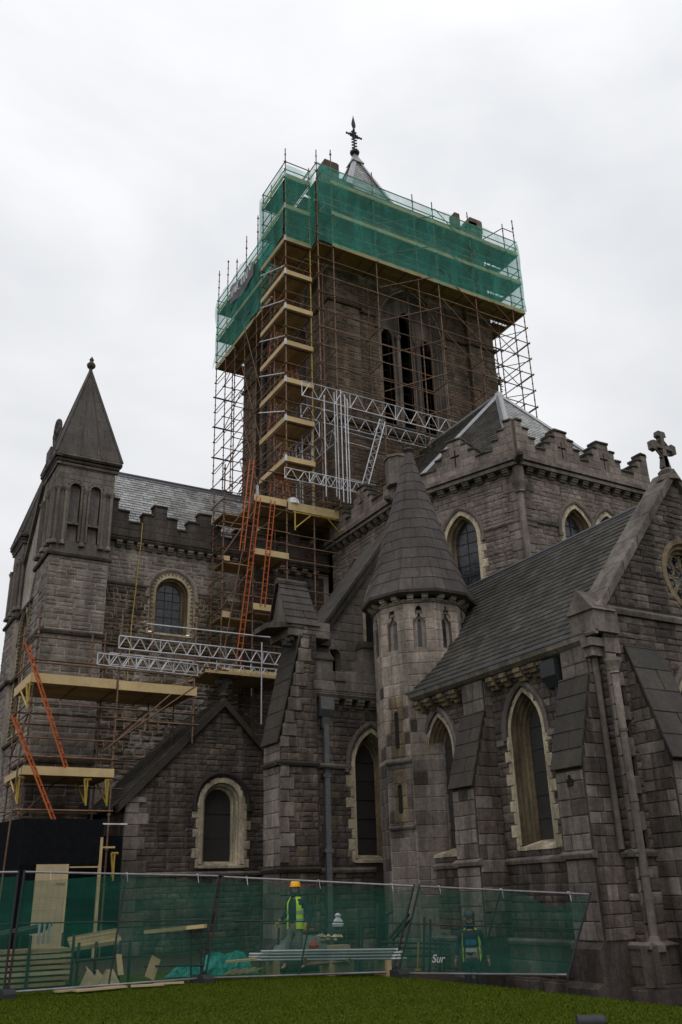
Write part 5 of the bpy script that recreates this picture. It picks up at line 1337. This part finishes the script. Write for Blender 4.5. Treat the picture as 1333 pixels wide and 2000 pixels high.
def transept_scaffold():
    T=thing('transept_scaffold','lower left scaffold with two timber platforms against the transept stair turret','scaffold',(5.5,28.9,0))
    yf,yb=28.9,30.9
    for x,y,a,b in((5.52,yf,-.1,10.4),(8.2,yf,-.1,10.6),(10.82,yf,6.3,10.6),(5.52,31.3,0,10.3),(8.2,yb,0,10.3),(10.82,yb,6.6,10.1),(7.5,29.9,7.9,9.9),(9.9,yb,7,11.6)): standard(T,x,y,a,b)
    deck(T,5.5,10.85,yf+.03,31.2,7.9,'x'); deck(T,5.5,8.25,yf+.03,31.2,5.12,'x')
    toe(T,(5.45,yf-.06),(8.12,yf-.06),7.88,.3); toe(T,(8.2,yf-.06),(10.9,yf-.06),7.86,.3); toe(T,(5.43,yf-.05),(5.43,31.4),7.88,.3)
    toe(T,(5.45,yf-.06),(8.25,yf-.06),5.1,.26); toe(T,(5.43,yf-.05),(5.43,31.3),5.1,.2)
    for z,xa,xb in((9.35,5.4,10.9),(8.62,5.4,11.0),(8.52,5.4,11),(7.25,5.4,11),(6.2,5.4,8.3),(5.65,5.4,8.3),(4.1,5.4,8.3),(6.9,8.2,11)):
        tube(T,'ledger',(xa,yf-.04,z),(xb,yf-.04,z)); tube(T,'ledger',(5.48,yf,z+.04),(5.48,31.4,z+.04))
    for z in(7.3,6.95,5.9,5.0,4.2): tube(T,'ledger',(5.3,yb,z),(9.6,yb,z))
    for a,b in(((8.15,yf-.07,6.15),(10.85,yf-.07,8.2)),((8.0,yf-.05,6.0),(10.9,yf-.05,8.7)),((8.3,yb,6.2),(9.9,yb,7.7)),((5.6,yb,3.7),(6.9,yb,5.1)),((5.5,31.3,5.9),(5.5,yf,7.)),((5.2,28.7,1.6),(5.35,28.75,6.7))): tube(T,'brace',a,b,.027)
    for x,z in((5.42,7.85),(5.42,5.05),(8.1,5.05),(7.45,5.05),(8.45,2.9)):
        m=MB(); m.tube((x,yf-.02,z),(x,yf-.02,z-.8),.03,6); m.tube((x-.1,yf-.02,z-.02),(x+.0,yf-.02,z-.75),.03,6); m.tube((x,30.2,z),(x,yf,z-.75),.028,6); m.tube((x-.1,yf,z-.02),(x+.12,yf,z-.02),.035,6); m.obj('bracket','yellow',T)
    # bridging lattice beams towards the tower
    lattice(T,(8.1,yf-.1,9.22),(11.9,yf-.1,9.22),.42,8); lattice(T,(11.9,yf-.1,9.22),(16.2,yf-.1,9.18),.42,9); lattice(T,(7.45,yf-.05,8.62),(10.9,yf-.05,8.55),.38,8); lattice(T,(8.3,yb-.3,9.1),(15,yb-.3,9.1),.4,14)
    tube(T,'rail',(9.0,yf-.12,10.15),(15.8,yf-.12,10.2),.027,'galv'); tube(T,'prop',(13.27,yf-.15,7.05),(13.27,yf-.15,9.95),.028,'galv')
    deck(T,11.2,14.6,yf,30.7,8.72,'x'); toe(T,(11.2,yf-.0),(14.6,yf-.0),8.72,.1); tube(T,'ledger',(10.8,yf,8.9),(11.8,yf,8.9)); board(T,'deck_board',(10.0,29.6,8.25),(11.8,30.3,8.85),.3,.04,'timber'); tube(T,'brace',(12.8,29,7.4),(13.4,29.3,7.1),.026)
    for x in(11.6,12.9): tube(T,'tie',(x,yf-.05,8.8),(x,yf-.05,9.15),.02,'galv')
transept_scaffold()
ladder((6.75,28.75,5.3),(5.15,28.6,9.0),(.5,.87,0),'upper orange ladder leaning between the two left scaffold platforms',group=None)
ladder((6.6,28.7,3.6),(4.98,28.55,6.75),(.5,.87,0),'lower orange ladder rising from the black hoarding to the first left platform')
def rope():
    T=thing('hoist_rope','thin yellow rope hanging from the transept battlements past the round window','rope',(9.75,32.5,15.3))
    m=MB(); pts=[(9.78,32.62,15.42),(9.74,32.5,14.6),(9.68,32.62,12.6),(9.64,32.7,11.4),(9.62,32.75,9.4),(9.7,32.75,8.2)]
    for a,b in zip(pts,pts[1:]): m.tube(a,b,.013,6)
    m.obj('rope_line','rope',T)
rope()
def hoarding():
    T=thing('site_hoarding','matt black plywood hoarding box with a doorway under the left scaffold','hoarding',(5,28.4,0))
    F=FE(28.3)
    for q0,q1 in((5.55,6.765),(6.775,7.9)): m=MB(); m.box(F,q0,q1,-.04,U(0,.008),2.55,3.82-U(0,.03)); m.obj('front_panel','black',T)
    m=MB(); m.prism([(4.95,29.6,-.1),(5.55,28.34,-.1),(5.55,28.34,3.82),(4.95,29.6,3.75)],(.03,.02,0)); m.obj('side_panel','black',T)
    m=MB(); m.box(F,5.55,6.0,-.04,0,-.1,2.55); m.obj('front_panel','black',T)
    m=MB(); m.box(F,7.9,8.75,-.9,-.86,-.1,3.4); m.box(F,5.5,8.7,-1.5,-1.46,-.1,2.6); m.obj('back_panel','black',T)
    m=MB(); m.box(F,6.98,7.86,-.03,-.01,2.46,2.5); m.box(F,7.82,7.9,-.07,.03,-.1,3.3); m.box(F,7.9,8.3,-.1,-.06,3.0,3.05); m.obj('door_frame','timber',T)
    m=MB(); m.box(F,7.86,8.6,.0,.04,3.66,3.7); m.obj('edge_trim','plastic',T)
    m=MB(); m.box(F,6.03,6.93,.0,.04,.0,2.56); d=m.obj('door','ply',T)
    m=MB(); m.box(F,6.88,6.94,.04,.07,0,2.56); m.obj('edge_batten','timber',d); m=MB(); m.box(F,6.62,6.86,.04,.07,2.05,2.13); m.obj('latch','timber',d)
hoarding()
# ================================================================ temporary fence
MT['rail2']=plain('faded_white_print',(.3,.31,.31),.8,0,.2)
def fence():
    PN=[((.1,18.9,0),(3.68,18.95,0),(.12,18.9,2.08),(3.72,18.95,2.08)),((3.75,18.95,0),(7.45,18.95,0),(3.83,18.93,2.08),(7.78,18.93,1.95)),((7.53,18.93,0),(10.83,17.12,0),(7.87,18.88,1.93),(11.28,16.83,1.64)),((10.9,17.04,-.02),(12.6,13.98,.0),(11.36,16.74,1.63),(13.04,13.57,1.39))]
    LB=['mesh fence panel with green net at the far left edge of the lawn','left green netted mesh fence panel in front of the timber stack','middle green netted mesh fence panel with the yellow-helmeted worker behind it','right green netted fence panel leaning, white lettering on its lower left']
    for idx,(bl,br,tl,tr) in enumerate(PN):
        bl,br,tl,tr=map(Vector,(bl,br,tl,tr)); up_=Vector((0,0,.06)); bl=bl+up_; br=br+up_
        T=thing('temporary_fence',LB[idx],'fence',bl)
        tube(T,'top_rail',tl,tr,.02,'rail'); tube(T,'bottom_rail',bl,br,.02,'rail'); tube(T,'post',bl-up_,tl+up_*.6,.022,'iron'); tube(T,'post',br-up_,tr+up_*.6,.022,'iron')
        tube(T,'middle_post',bl.lerp(br,.5),tl.lerp(tr,.5),.018,'iron'); tube(T,'middle_rail',bl.lerp(tl,.56),br.lerp(tr,.56),.012,'iron')
        m=MB(); n=34
        for i in range(1,n): m.tube(bl.lerp(br,i/n),tl.lerp(tr,i/n),.0011,3,cap=False)
        for j in range(1,9): m.tube(bl.lerp(tl,j/9),br.lerp(tr,j/9),.0011,3,cap=False)
        m.obj('wire_mesh','iron',T)
        # net
        nrm=(br-bl).cross(tl-bl).normalized(); nu,nv=40,16; vs=[];rs=random.Random(idx+20); ph=[rs.uniform(0,6.3) for _ in range(6)]
        for j in range(nv+1):
            for i in range(nu+1):
                t=i/nu;s_=j/nv
                topd=1-.025-.02*abs(math.sin(t*math.pi*5+ph[0]))-(.05*math.exp(-((t-.42)/.1)**2) if idx==2 else 0)
                if idx==3: topd=1-.03-.09*max(0,math.sin((t-.02)*math.pi*7))*(t<.14)-.13*max(0,math.sin((t-.66)/.3*math.pi))*(t>.66)*(t<.96)
                if idx==1: topd=.955-.03*math.cos(t*6)
                s2=.01+s_*(topd-.01); p=bl.lerp(br,t).lerp(tl.lerp(tr,t),s2)
                o=.035*math.sin(t*11+ph[1]+s_*3)+.03*math.sin(s_*8+ph[2]+t*4)+.02*math.sin(t*29+ph[3])
                vs.append(p-nrm*(-.03)*1+nrm*o)
        m=MB(); m.add(vs,[(j*(nu+1)+i,j*(nu+1)+i+1,(j+1)*(nu+1)+i+1,(j+1)*(nu+1)+i) for j in range(nv) for i in range(nu)]); m.obj('net','fnet',T,smooth=True)
        for t in((.12,.5,.88) if idx else (.5,)):
            p=tl.lerp(tr,t); m=MB(); m.tube(p+Vector((0,-.03,.03)),p+Vector((.02,-.04,-.14)),.006,5); m.tube(p+Vector((0,-.03,.03)),p+Vector((0,.03,.03)),.006,5); m.obj('cable_tie','plastic',T)
        if idx==3:
            # flat white print on the net
            cu=bpy.data.curves.new('lettering','FONT'); cu.body='Sur'; cu.size=.2; cu.shear=.25; cu.extrude=.002; cu.offset=.004
            cu.materials.append(MT['rail2']); tmp=bpy.data.objects.new('tmp',cu); COL.objects.link(tmp); bpy.context.view_layer.update(); me_=bpy.data.meshes.new_from_object(tmp); bpy.data.objects.remove(tmp); to=bpy.data.objects.new('lettering',me_)
            ux=(br-bl).normalized(); uz=(tl-bl); uz=(uz-ux*uz.dot(ux)).normalized(); un=ux.cross(uz); p=bl.lerp(br,.215).lerp(tl.lerp(tr,.215),.12)+un*.1
            reg(to,T,Matrix(((ux.x,uz.x,un.x,p.x),(ux.y,uz.y,un.y,p.y),(ux.z,uz.z,un.z,p.z),(0,0,0,1))))
    for i,(x,y,lab) in enumerate(((3.72,18.9,'black rubber fence foot at the left edge of the lawn'),(7.49,18.92,'black rubber fence foot between the left and middle panels'),(10.86,17.06,'black rubber fence foot between the middle and right panels'))):
        T=thing('ballast_block',lab,'fence foot',(x,y,0),'rubber feet holding up the fence'); m=MB(); z=gz(x,y)
        a=.35; F=FR((x,y),(math.cos(a+1.2),math.sin(a+1.2))); m.prism([F(q,.11,z+w) for q,w in((-.36,0),(.36,0),(.36,.08),(.28,.14),(-.28,.14),(-.36,.08))],F.n*-.22); m.obj('block','rubber',T)
        m=MB(); m.tube((x,y,z+.12),(x,y,z+.2),.05,8); m.obj('socket','rubber',T)
    # clamps
fence()
# ================================================================ building-site clutter
def C2(px,py,d):
    v=fw+rt*((px-666.5)/FPX)-up*((py-1000)/FPX); s_=d/math.hypot(v.x,v.y); return Vector((0,0,EYE))+v*s_
MT['greysheet']=plain('grey_sheet',(.13,.15,.135),.5,0,.2,.3)
def clutter():
    # timber stack, left
    T=thing('timber_stack','stack of long timber boards in a steel stillage behind the left fence panel','timber stack',(4.4,20.6,0))
    for k in range(7):
        for j in range(3):
            z=.03+k*.1; board(T,'plank',(3.0+U(0,.1),20.3+j*.25,z),(5.15+U(-.1,.05),20.15+j*.25,z),.22,.06,'ply' if k%3==2 else 'deck')
    for x in(3.3,4.3,5.15): tube(T,'stillage_post',(x,20.05,-.02),(x,20.05,.95),.03,'iron'); tube(T,'stillage_post',(x,20.95,-.02),(x,20.95,.95),.03,'iron')
    T=thing('tube_bundle','bundle of dark scaffold tubes lying on top of the timber stack','scaffold tubes',(3.8,20.5,.8))
    for k in range(7): tube(T,'tube',(2.6,20.2+k*.1,.80+(k%2)*.05),(4.75,20.3+k*.1,1.12+(k%2)*.05-.02*k),.026,'iron')
    for k in range(3): tube(T,'tube',(4.5+k*.1,20.3,.78),(4.5+k*.1,20.25,1.15),.026,'galv')
    T=thing('timber_offcuts','pale timber battens and offcuts heaped between the stack and the long plank','timber',(5.6,20.3,.5))
    for k in range(7):
        y=20.1+k*.07; board(T,'batten',(5.15,y,.62+.03*k),(6.15,y+U(-.1,.1),.72+.035*k),.07,.07,'timber' if k%2 else 'deck')
    for x in(5.25,5.6,6.1,6.3): tube(T,'post',(x,20.0,-.02),(x,20.,.78),.03,'iron')
    tube(T,'rail',(5.2,20.,.45),(6.2,20.,.48),.03,'iron')
    T=thing('plank','long pale plank propped level on two dark trestles behind the left fence panel','plank',(6.3,19.8,.8))
    a=C2(285,1824,20.6);b=C2(402,1812,20.2); board(T,'board',a,b,.2,.07,'timber')
    for t in(.75,.92):
        p=a.lerp(b,t); tube(T,'trestle_leg',p,(p.x+.05,p.y,-.02),.025,'iron'); 
    tube(T,'trestle_rail',(a.x,a.y,.3),(b.x,b.y,.3),.02,'iron')
    for px0,py0,px1,py1,w,lab in((232,1865,236,1906,.11,'short pale board standing upright near the left fence centre post'),(305,1871,291,1912,.2,'short brown plank leaning behind the left fence panel')):
        T=thing('offcut_board',lab,'board',C2(px1,py1,20.3)); p=C2(px1,py1,20.4); q=C2(px0,py0,20.6); board(T,'board',p,q,w,.03,'timber',up_=(0,-1,0))
    T=thing('plywood_offcuts','triangular plywood offcuts standing on the grass left of the upright board','plywood',(5.6,20.0,0))
    for px,w in((178,.22),(198,.2),(216,.25)):
        p=C2(px,1908,20.3); m=MB(); m.prism([(p.x-w,p.y,.0),(p.x+w*.8,p.y-.1,.0),(p.x+w*.5,p.y,.16),(p.x+U(-.1,.1),p.y+.12,U(.25,.4)),(p.x-w*.3,p.y+.05,.3)],(0,.02,0)); m.obj('sheet','ply',T)
    T=thing('ground_boards','thin wet boards lying flat on the lawn under the left fence panel','boards',(5.2,18.7,0))
    for p,q,w in(((4.9,18.72,.0),(5.9,18.9,.0),.22),((6.0,18.85,.0),(6.6,18.7,.0),.18),((6.5,19.0,.0),(7.05,18.8,0),.12),((4.6,18.9,0),(5.2,19.1,0),.2)): board(T,'board',(p[0],p[1],.005),(q[0],q[1],.005),w,.03,'ply')
    # teal netting heap
    T=thing('netting_heap','crumpled bright teal netting heap on the grass behind the fence','netting',(8.2,20.5,0)); m=MB(); rs=random.Random(5)
    for cx_,cy_,r,h in((7.75,20.6,.28,.2),(8.35,20.4,.42,.4),(8.75,20.2,.3,.42)):
        vs=[];n=26
        for j in range(5):
            for i in range(n):
                t=2*math.pi*i/n; rr=r*(1-j/4.6)*(1+rs.uniform(-.3,.3)); vs.append((cx_+rr*math.cos(t)*1.5,cy_+rr*math.sin(t)*.7,h*(math.sin(j/4*1.5))*(1+rs.uniform(-.12,.12))))
        m.add(vs,[(j*n+i,j*n+(i+1)%n,(j+1)*n+(i+1)%n,(j+1)*n+i) for j in range(4) for i in range(n)]+[tuple(range(4*n,5*n))])
    m.obj('cloth','tealtarp',T)
    # galvanised tubes
    T=thing('steel_tube_pile','pile of shiny galvanised tubes and beams behind the middle fence panel','steel tubes',(10,18.6,.3))
    a=C2(492,1871,21.2);b=C2(800,1860,20.2)
    for k in range(16):
        o=Vector((U(-.1,.1),.05*(k%6)-.1,.045*(k//6))); s0=U(0,.12);s1=U(.8,1); z=.3+.055*(k//5)
        p=a.lerp(b,s0);q=a.lerp(b,s1); tube(T,'tube',(p.x,p.y+.06*(k%5),z),(q.x,q.y+.06*(k%5),z),.026,'galv')
    for t in(.15,.5,.85):
        p=a.lerp(b,t); board(T,'bearer',(p.x,p.y-.15,-.03),(p.x+.1,p.y+.5,-.03),.1,.31,'deck')
    p=a.lerp(b,.33);q=a.lerp(b,.62); m=MB(); m.prism([(p.x,p.y-.1,.2),(q.x,q.y-.1,.2),(q.x,q.y-.1,.33),(q.x-.1,q.y-.1,.27),(p.x+.1,p.y-.1,.27),(p.x,p.y-.1,.36)],(0,.05,0)); m.obj('steel_channel','rust',T)
    T=thing('loose_board','short yellow-brown board at the left end of the tube pile','board',a); board(T,'board',a+Vector((-.55,.0,-.06)),a+Vector((.1,.0,-.05)),.2,.04,'timber')
    for q in range(4): board(T,'splinter',a+Vector((-.7+q*.15,-.2,-.28)),a+Vector((-.35+q*.2,-.1,-.2)),.06,.03,'deck')
    # rubble tub
    c0_=C2(600,1862,22.6); c0_.z=0
    T=thing('covered_heap','low rounded heap under a grey sheet with rubble on it, beside the yellow-helmeted worker','heap',c0_); c=C2(592,1862,22.6); c.z=.0
    m=MB(); m.lathe(c,[(.8,0),(.8,.3),(.7,.5),(.42,.66),(.1,.7)],16,0,0,1,.55); m.obj('shell','greysheet',T,smooth=True)
    m=MB()
    for q in range(26): 
        p=c+Vector((U(.25,.85),U(-.4,.0),.55+U(0,.12))); m.lathe(p,[(0,-.05),(U(.04,.08),0),(0,.06)],5)
    m.obj('rubble','cream',T,kind='stuff')
    T=thing('cardboard_box','small brown cardboard box behind the tube pile','box',C2(660,1868,20.8)); c=C2(662,1866,20.9); m=MB(); m.wbox(c.x-.2,c.x+.2,c.y-.15,c.y+.15,.3,.55); m.obj('carton','ply',T); m=MB(); m.wbox(c.x-.25,c.x+.25,c.y-.2,c.y+.2,0,.3); m.obj('pallet','deck',T)
    T=thing('plastic_bag','crumpled white plastic bag resting on the cardboard box','bag',c+Vector((0,0,.55))); m=MB(); m.lathe(c+Vector((0,0,.55)),[(.12,0),(.14,.05),(.09,.13),(.05,.17),(.08,.22),(.02,.26)],9,.3,0,1,.7); m.obj('film','plastic',T)
    T=thing('red_cloth','small red cloth on the rubble tub rim','cloth',C2(612,1848,20.5)); p=C2(614,1846,20.5); m=MB(); m.lathe(p-Vector((0,0,.06)),[(.1,0),(.12,.06),(.04,.14)],7); s=NT('red_fabric'); s.b.inputs['Base Color'].default_value=(.4,.03,.03,1); MT['red']=s.m; m.obj('fold','red',T)
    # uprights and trestles on the right
    T=thing('trestle_frames','dark steel trestle frames and uprights behind the fence beside the stair turret','trestles',C2(780,1880,20))
    for px,t,b_,d in((508,1795,1875,21.2),(676,1782,1875,20.4),(700,1776,1870,20.8),(706,1800,1870,20.8),(735,1765,1878,20.2),(754,1785,1870,20.5),(826,1790,1870,19.8),(838,1795,1868,19.9),(858,1835,1880,19.6),(867,1840,1880,19.6),(562,1800,1870,20.9),(542,1812,1868,21.)):
        p=C2(px,b_,d+1.3);q=C2(px+3,t,d+1.3); tube(T,'upright',(p.x,p.y,-.05),q,.026,'iron')
    for a,b in(((752,1788),(768,1780)),((762,1832),(800,1785)),((768,1836),(806,1792)),((745,1840),(880,1843)),((745,1850),(880,1853)),((745,1868),(880,1866))):
        tube(T,'rail',C2(*a,21.6),C2(*b,21.2),.028,'iron')
    p=C2(815,1878,21.3); T2=thing('yellow_post','short yellow steel post among the trestles right of the fence foot','post',p); tube(T2,'post',(p.x,p.y,0.0),C2(818,1840,21.3),.02,'yellow'); tube(T2,'base',(p.x-.05,p.y,0),(p.x+.05,p.y,0),.03,'yellow')
    # stone slabs along the lawn edge
    T=thing('kerb_blocks','rough wet stone blocks in the sunken strip beyond the lawn edge','stones',(11.8,14,-.5)); P=Pool(T)
    rs=random.Random(9)
    for k in range(16):
        x=11.65+rs.uniform(-.15,.5); y=10.2+k*.42; z=gz(x,y); L=rs.uniform(.35,.6)
        P.add('block','rough','quoin' if k%3==0 else 'low',T,Vector((x,y,z+.02)),Vector((.08,-L,0)),Vector((.3,.0,0)),Vector((0,0,rs.uniform(.22,.36))))
    P.flush()
    # ground floodlight at the bottom edge
    T=thing('ground_floodlight','dark cylindrical ground floodlight on the lawn at the bottom edge','floodlight',(8.62,9.2,0)); c=Vector((8.42,9.02,.06)); d=(rt*1.).normalized(); d.z=0; d.normalize()
    m=MB(); m.tube(c-d*.15,c+d*.15,.075,20); m.tube(c-d*.16,c-d*.135,.084,20); m.tube(c+d*.15,c+d*.165,.068,20); m.obj('housing','iron',T,smooth=False); m=MB(); m.tube(c-Vector((0,0,.14)),c-Vector((0,0,.04)),.03,8); m.obj('stand','iron',T)
clutter()
# ================================================================ people
for nm,col in(('skin',(.36,.2,.14)),('navy',(.012,.018,.03)),('greytrousers',(.12,.115,.105)),('darktrousers',(.02,.03,.035)),('boots',(.012,.01,.01)),('helmet',(.85,.42,.02)),('darkhelmet',(.03,.04,.05)),('hivis',(.52,.82,.03)),('reflect',(.35,.37,.36)),('blueshirt',(.02,.13,.22)),('whiteshirt',(.4,.4,.4)),('glove',(.45,.33,.06)),('hair',(.02,.015,.012))):
    s=NT(nm); s.b.inputs['Base Color'].default_value=(*col,1); s.b.inputs['Roughness'].default_value=.45 if 'helmet' in nm else .85; MT[nm]=s.m
def skin(name,vs,es,mat,par,M,lv=1,root=0):
    me=bpy.data.meshes.new(name); bm=bmesh.new(); lay=bm.verts.layers.skin.verify(); V=[]
    for i,(co,r) in enumerate(vs):
        v=bm.verts.new(M@Vector(co)); rr=r if isinstance(r,tuple) else (r,r); v[lay].radius=rr; v[lay].use_root=(i==root); V.append(v)
    for a,b in es: bm.edges.new((V[a],V[b]))
    bm.to_mesh(me); bm.free(); me.materials.append(MT[mat]); o=bpy.data.objects.new(name,me); reg(o,par,Matrix.Identity(4))
    m=o.modifiers.new('Skin','SKIN'); m.use_smooth_shade=True; s_=o.modifiers.new('Sub','SUBSURF'); s_.levels=lv; s_.render_levels=lv; return o
def chain(n,o=0): return [(o+i,o+i+1) for i in range(n-1)]
def person(loc,head,label,armL,armR,legL,legR,helmet,jacket,trousers,vestopen=.06,shirt=None,turn=0,scale=1.,glove='glove'):
    """local axes: x = person's left, y = back (faces -y), z up"""
    T=thing('person',label,'person',loc); M=Matrix.Translation(loc)@Matrix.Rotation(head,4,'Z')@Matrix.Scale(scale,4)
    Hd=Matrix.Translation(loc)@Matrix.Rotation(head,4,'Z')@Matrix.Scale(scale,4)@Matrix.Translation((0,0,1.47))@Matrix.Rotation(turn,4,'Z')@Matrix.Translation((0,0,-1.47))
    sh=1.44
    def hand(e,w,par):
        pass
    # one continuous body under the clothes
    vs=[((0,0,.95),(.15,.1)),((0,0,1.15),(.13,.095)),((0,0,1.35),(.15,.105)),((0,0,1.45),(.07,.07)),((0,0,1.52),(.055,.055)),((0,-.01,1.6),(.075,.085)),((0,-.01,1.7),(.078,.092)),((0,0,1.76),(.05,.06))]
    es=chain(8)
    for s_,L in((1,armL),(-1,armR)):
        b=len(vs); vs+=[((s_*.18,0,sh-.03),.055),(L[0],.042),(L[1],.03)]; es+=[(2,b),(b,b+1),(b+1,b+2)]
    for s_,L in((1,legL),(-1,legR)):
        b=len(vs); vs+=[((s_*.09,0,.88),.085),(L[0],.055),(L[1],.038),((L[1][0],L[1][1]-.16,L[1][2]-.06),.03)]; es+=[(0,b),(b,b+1),(b+1,b+2),(b+2,b+3)]
    body=skin('body',vs,es,'skin',T,M)
    # face: nose, ears, eyes, mouth
    m=MB(); m.lathe(Hd@Vector((0,-.1,1.6)),[(0,-.02),(.018,-.01),(.012,.03),(0,.05)],6)
    for s_ in(-1,1): m.lathe(Hd@Vector((s_*.082,.005,1.62)),[(0,-.035),(.016,0),(0,.035)],6)
    m.obj('nose_and_ears','skin',T)
    m=MB()
    for s_ in(-1,1): m.lathe(Hd@Vector((s_*.032,-.093,1.645)),[(0,-.008),(.011,0),(0,.008)],6)
    m.lathe(Hd@Vector((0,-.096,1.562)),[(0,-.005),(.024,0),(0,.005)],6); m.obj('eyes_and_mouth','hair',T)
    # hood / scarf round the neck and jaw
    skin('hood',[((0,.0,1.44),(.13,.12)),((0,.01,1.53),(.12,.105)),((0,.045,1.64),(.115,.09)),((0,.04,1.72),(.08,.08))],chain(4),jacket,T,Hd)
    # jacket
    vs=[((0,0,.9),(.18,.13)),((0,0,1.1),(.165,.125)),((0,0,1.3),(.185,.135)),((0,0,1.43),(.12,.1))]; es=chain(4)
    for s_,L in((1,armL),(-1,armR)):
        e=Vector(L[0]);w=Vector(L[1]); w2=e.lerp(w,.88); b=len(vs); vs+=[((s_*.2,0,sh-.05),.075),(tuple(e),.06),(tuple(w2),.046)]; es+=[(2,b),(b,b+1),(b+1,b+2)]
    skin('jacket',vs,es,jacket,T,M)
    # trousers and boots
    vs=[((0,0,.95),(.17,.125)),((0,0,.88),(.16,.12))]; es=[(0,1)]
    for s_,L in((1,legL),(-1,legR)):
        k=Vector(L[0]);a=Vector(L[1]); b=len(vs); vs+=[((s_*.1,0,.8),.098),(tuple(k),.078),(tuple(k.lerp(a,.9)),.062)]; es+=[(1,b),(b,b+1),(b+1,b+2)]
    skin('trousers',vs,es,trousers,T,M)
    for s_,L in((1,legL),(-1,legR)):
        a=Vector(L[1]); skin('boot',[(tuple(a+Vector((0,.03,.06))),.055),(tuple(a+Vector((0,.03,-.04))),.055),(tuple(a+Vector((0,-.08,-.055))),.045),(tuple(a+Vector((0,-.18,-.06))),.035)],chain(4),'boots',T,M)
    # gloves: palm, four unequal bent fingers and a thumb
    for s_,L in((1,armL),(-1,armR)):
        e=Vector(L[0]);w=Vector(L[1]); d=(w-e).normalized(); p=w+d*.08; side=Vector((0,-1,0)); side=(side-d*side.dot(d)).normalized(); inn=d.cross(side)*s_
        vs=[(tuple(w),.032),(tuple(p),(.03,.038))]; es=[(0,1)]
        for i,(o,l) in enumerate(((.033,.07),(.012,.08),(-.01,.075),(-.03,.058))):
            b=len(vs); q=p+side*o+d*.02; vs+=[(tuple(q),.012),(tuple(q+d*l*.55),.011),(tuple(q+d*l*.8+inn*.03),.009)]; es+=[(1,b),(b,b+1),(b+1,b+2)]
        b=len(vs); q=p+side*.04-d*.03; vs+=[(tuple(q),.013),(tuple(q+side*.03+d*.03),.012),(tuple(q+side*.035+d*.06+inn*.01),.01)]; es+=[(0,b),(b,b+1),(b+1,b+2)]
        skin('hand',vs,es,glove,T,M)
    # high-visibility vest: open front shell around the torso
    m=MB(); n=22; rows=[(.83,.205,.155),(.95,.205,.155),(1.1,.195,.15),(1.25,.205,.158),(1.36,.2,.15),(1.44,.15,.12),(1.485,.105,.1)]
    a0=math.asin(min(1,vestopen/.2)); vs=[];mi=[]
    for z,rx,ry in rows:
        for i in range(n+1):
            t=-math.pi/2+a0+(2*math.pi-2*a0)*i/n; vs.append(M@Vector((rx*math.cos(t),ry*math.sin(t)+.0,z)))
    for j in range(len(rows)-1):
        for i in range(n):
            t=math.degrees(-math.pi/2+a0+(2*math.pi-2*a0)*(i+.5)/n)%360
            if j in(3,4) and (min(t,360-t)<24 or abs(t-180)<24): continue
            m.add([vs[j*(n+1)+i],vs[j*(n+1)+i+1],vs[(j+1)*(n+1)+i+1],vs[(j+1)*(n+1)+i]],[(0,1,2,3)],0)
    for z0,z1 in((.98,1.04),(1.14,1.2)):
        for i in range(n):
            P4=[]
            for t_,z in((i,z0),(i+1,z0),(i+1,z1),(i,z1)):
                t=-math.pi/2+a0+(2*math.pi-2*a0)*t_/n; P4.append(M@Vector((.21*math.cos(t),.162*math.sin(t),z)))
            m.add(P4,[(0,1,2,3)],1)
    m.obj('vest',['hivis','reflect'],T,smooth=True)
    if shirt:
        m=MB()
        for k,(z0,z1,mt) in enumerate(((1.16,1.26,0),(1.02,1.1,1),)):
            vs=[]
            for i in range(7):
                t=-math.pi/2-.75+1.5*i/6
                for z in(z0,z1): vs.append(M@Vector((.178*math.cos(t),.142*math.sin(t),z)))
            m.add(vs,[(2*i,2*i+2,2*i+3,2*i+1) for i in range(6)],mt)
        m.obj('shirt_stripe',shirt,T)
    # helmet with brim
    m=MB(); c=Hd@Vector((0,0,1.7)); S3=scale
    m.lathe(c,[(.112*S3,0),(.118*S3,.03*S3),(.108*S3,.08*S3),(.08*S3,.12*S3),(.035*S3,.14*S3)],14,head,0,.95,1.1)
    br=[]; 
    for i in range(13):
        t=math.pi+math.pi*i/12; br.append(Hd@Vector((.125*math.cos(t),.125*math.sin(t)-.055*(-math.sin(t)),1.705)))
    m.prism(br,Vector((0,0,-.012))); m.lathe(c+Vector((0,0,-.005)),[(.13*S3,0),(.128*S3,.015*S3)],14,head,0,.95,1.08); m.obj('helmet',helmet,T,smooth=False)
    return T
h1=math.atan2(-19.63,-9.93)+math.pi/2   # facing the viewer
person(Vector((9.93,19.63,0.02)),h1-.55,'worker in a yellow helmet and bright vest stepping left behind the middle fence panel',((.29,.08,1.15),(.33,-.1,.93)),((-.27,.1,1.18),(-.36,-.12,.98)),((.14,-.1,.5),(.16,.1,.1)),((-.12,-.12,.52),(-.16,-.2,.1)),'helmet','navy','greytrousers',.10,turn=.35)
h2=math.atan2(-16.8,-12.7)+math.pi/2
person(Vector((12.65,16.85,-.66)),h2-.12,'worker in a dark helmet and open bright vest standing behind the right fence panel',((.29,.05,1.16),(.34,-.02,.9)),((-.29,.05,1.16),(-.34,-.04,.9)),((.12,-.02,.5),(.13,.02,.1)),((-.12,-.03,.5),(-.13,0,.1)),'darkhelmet','navy','darktrousers',.165,shirt=['blueshirt','whiteshirt'],turn=-.3,scale=.985,glove='skin')
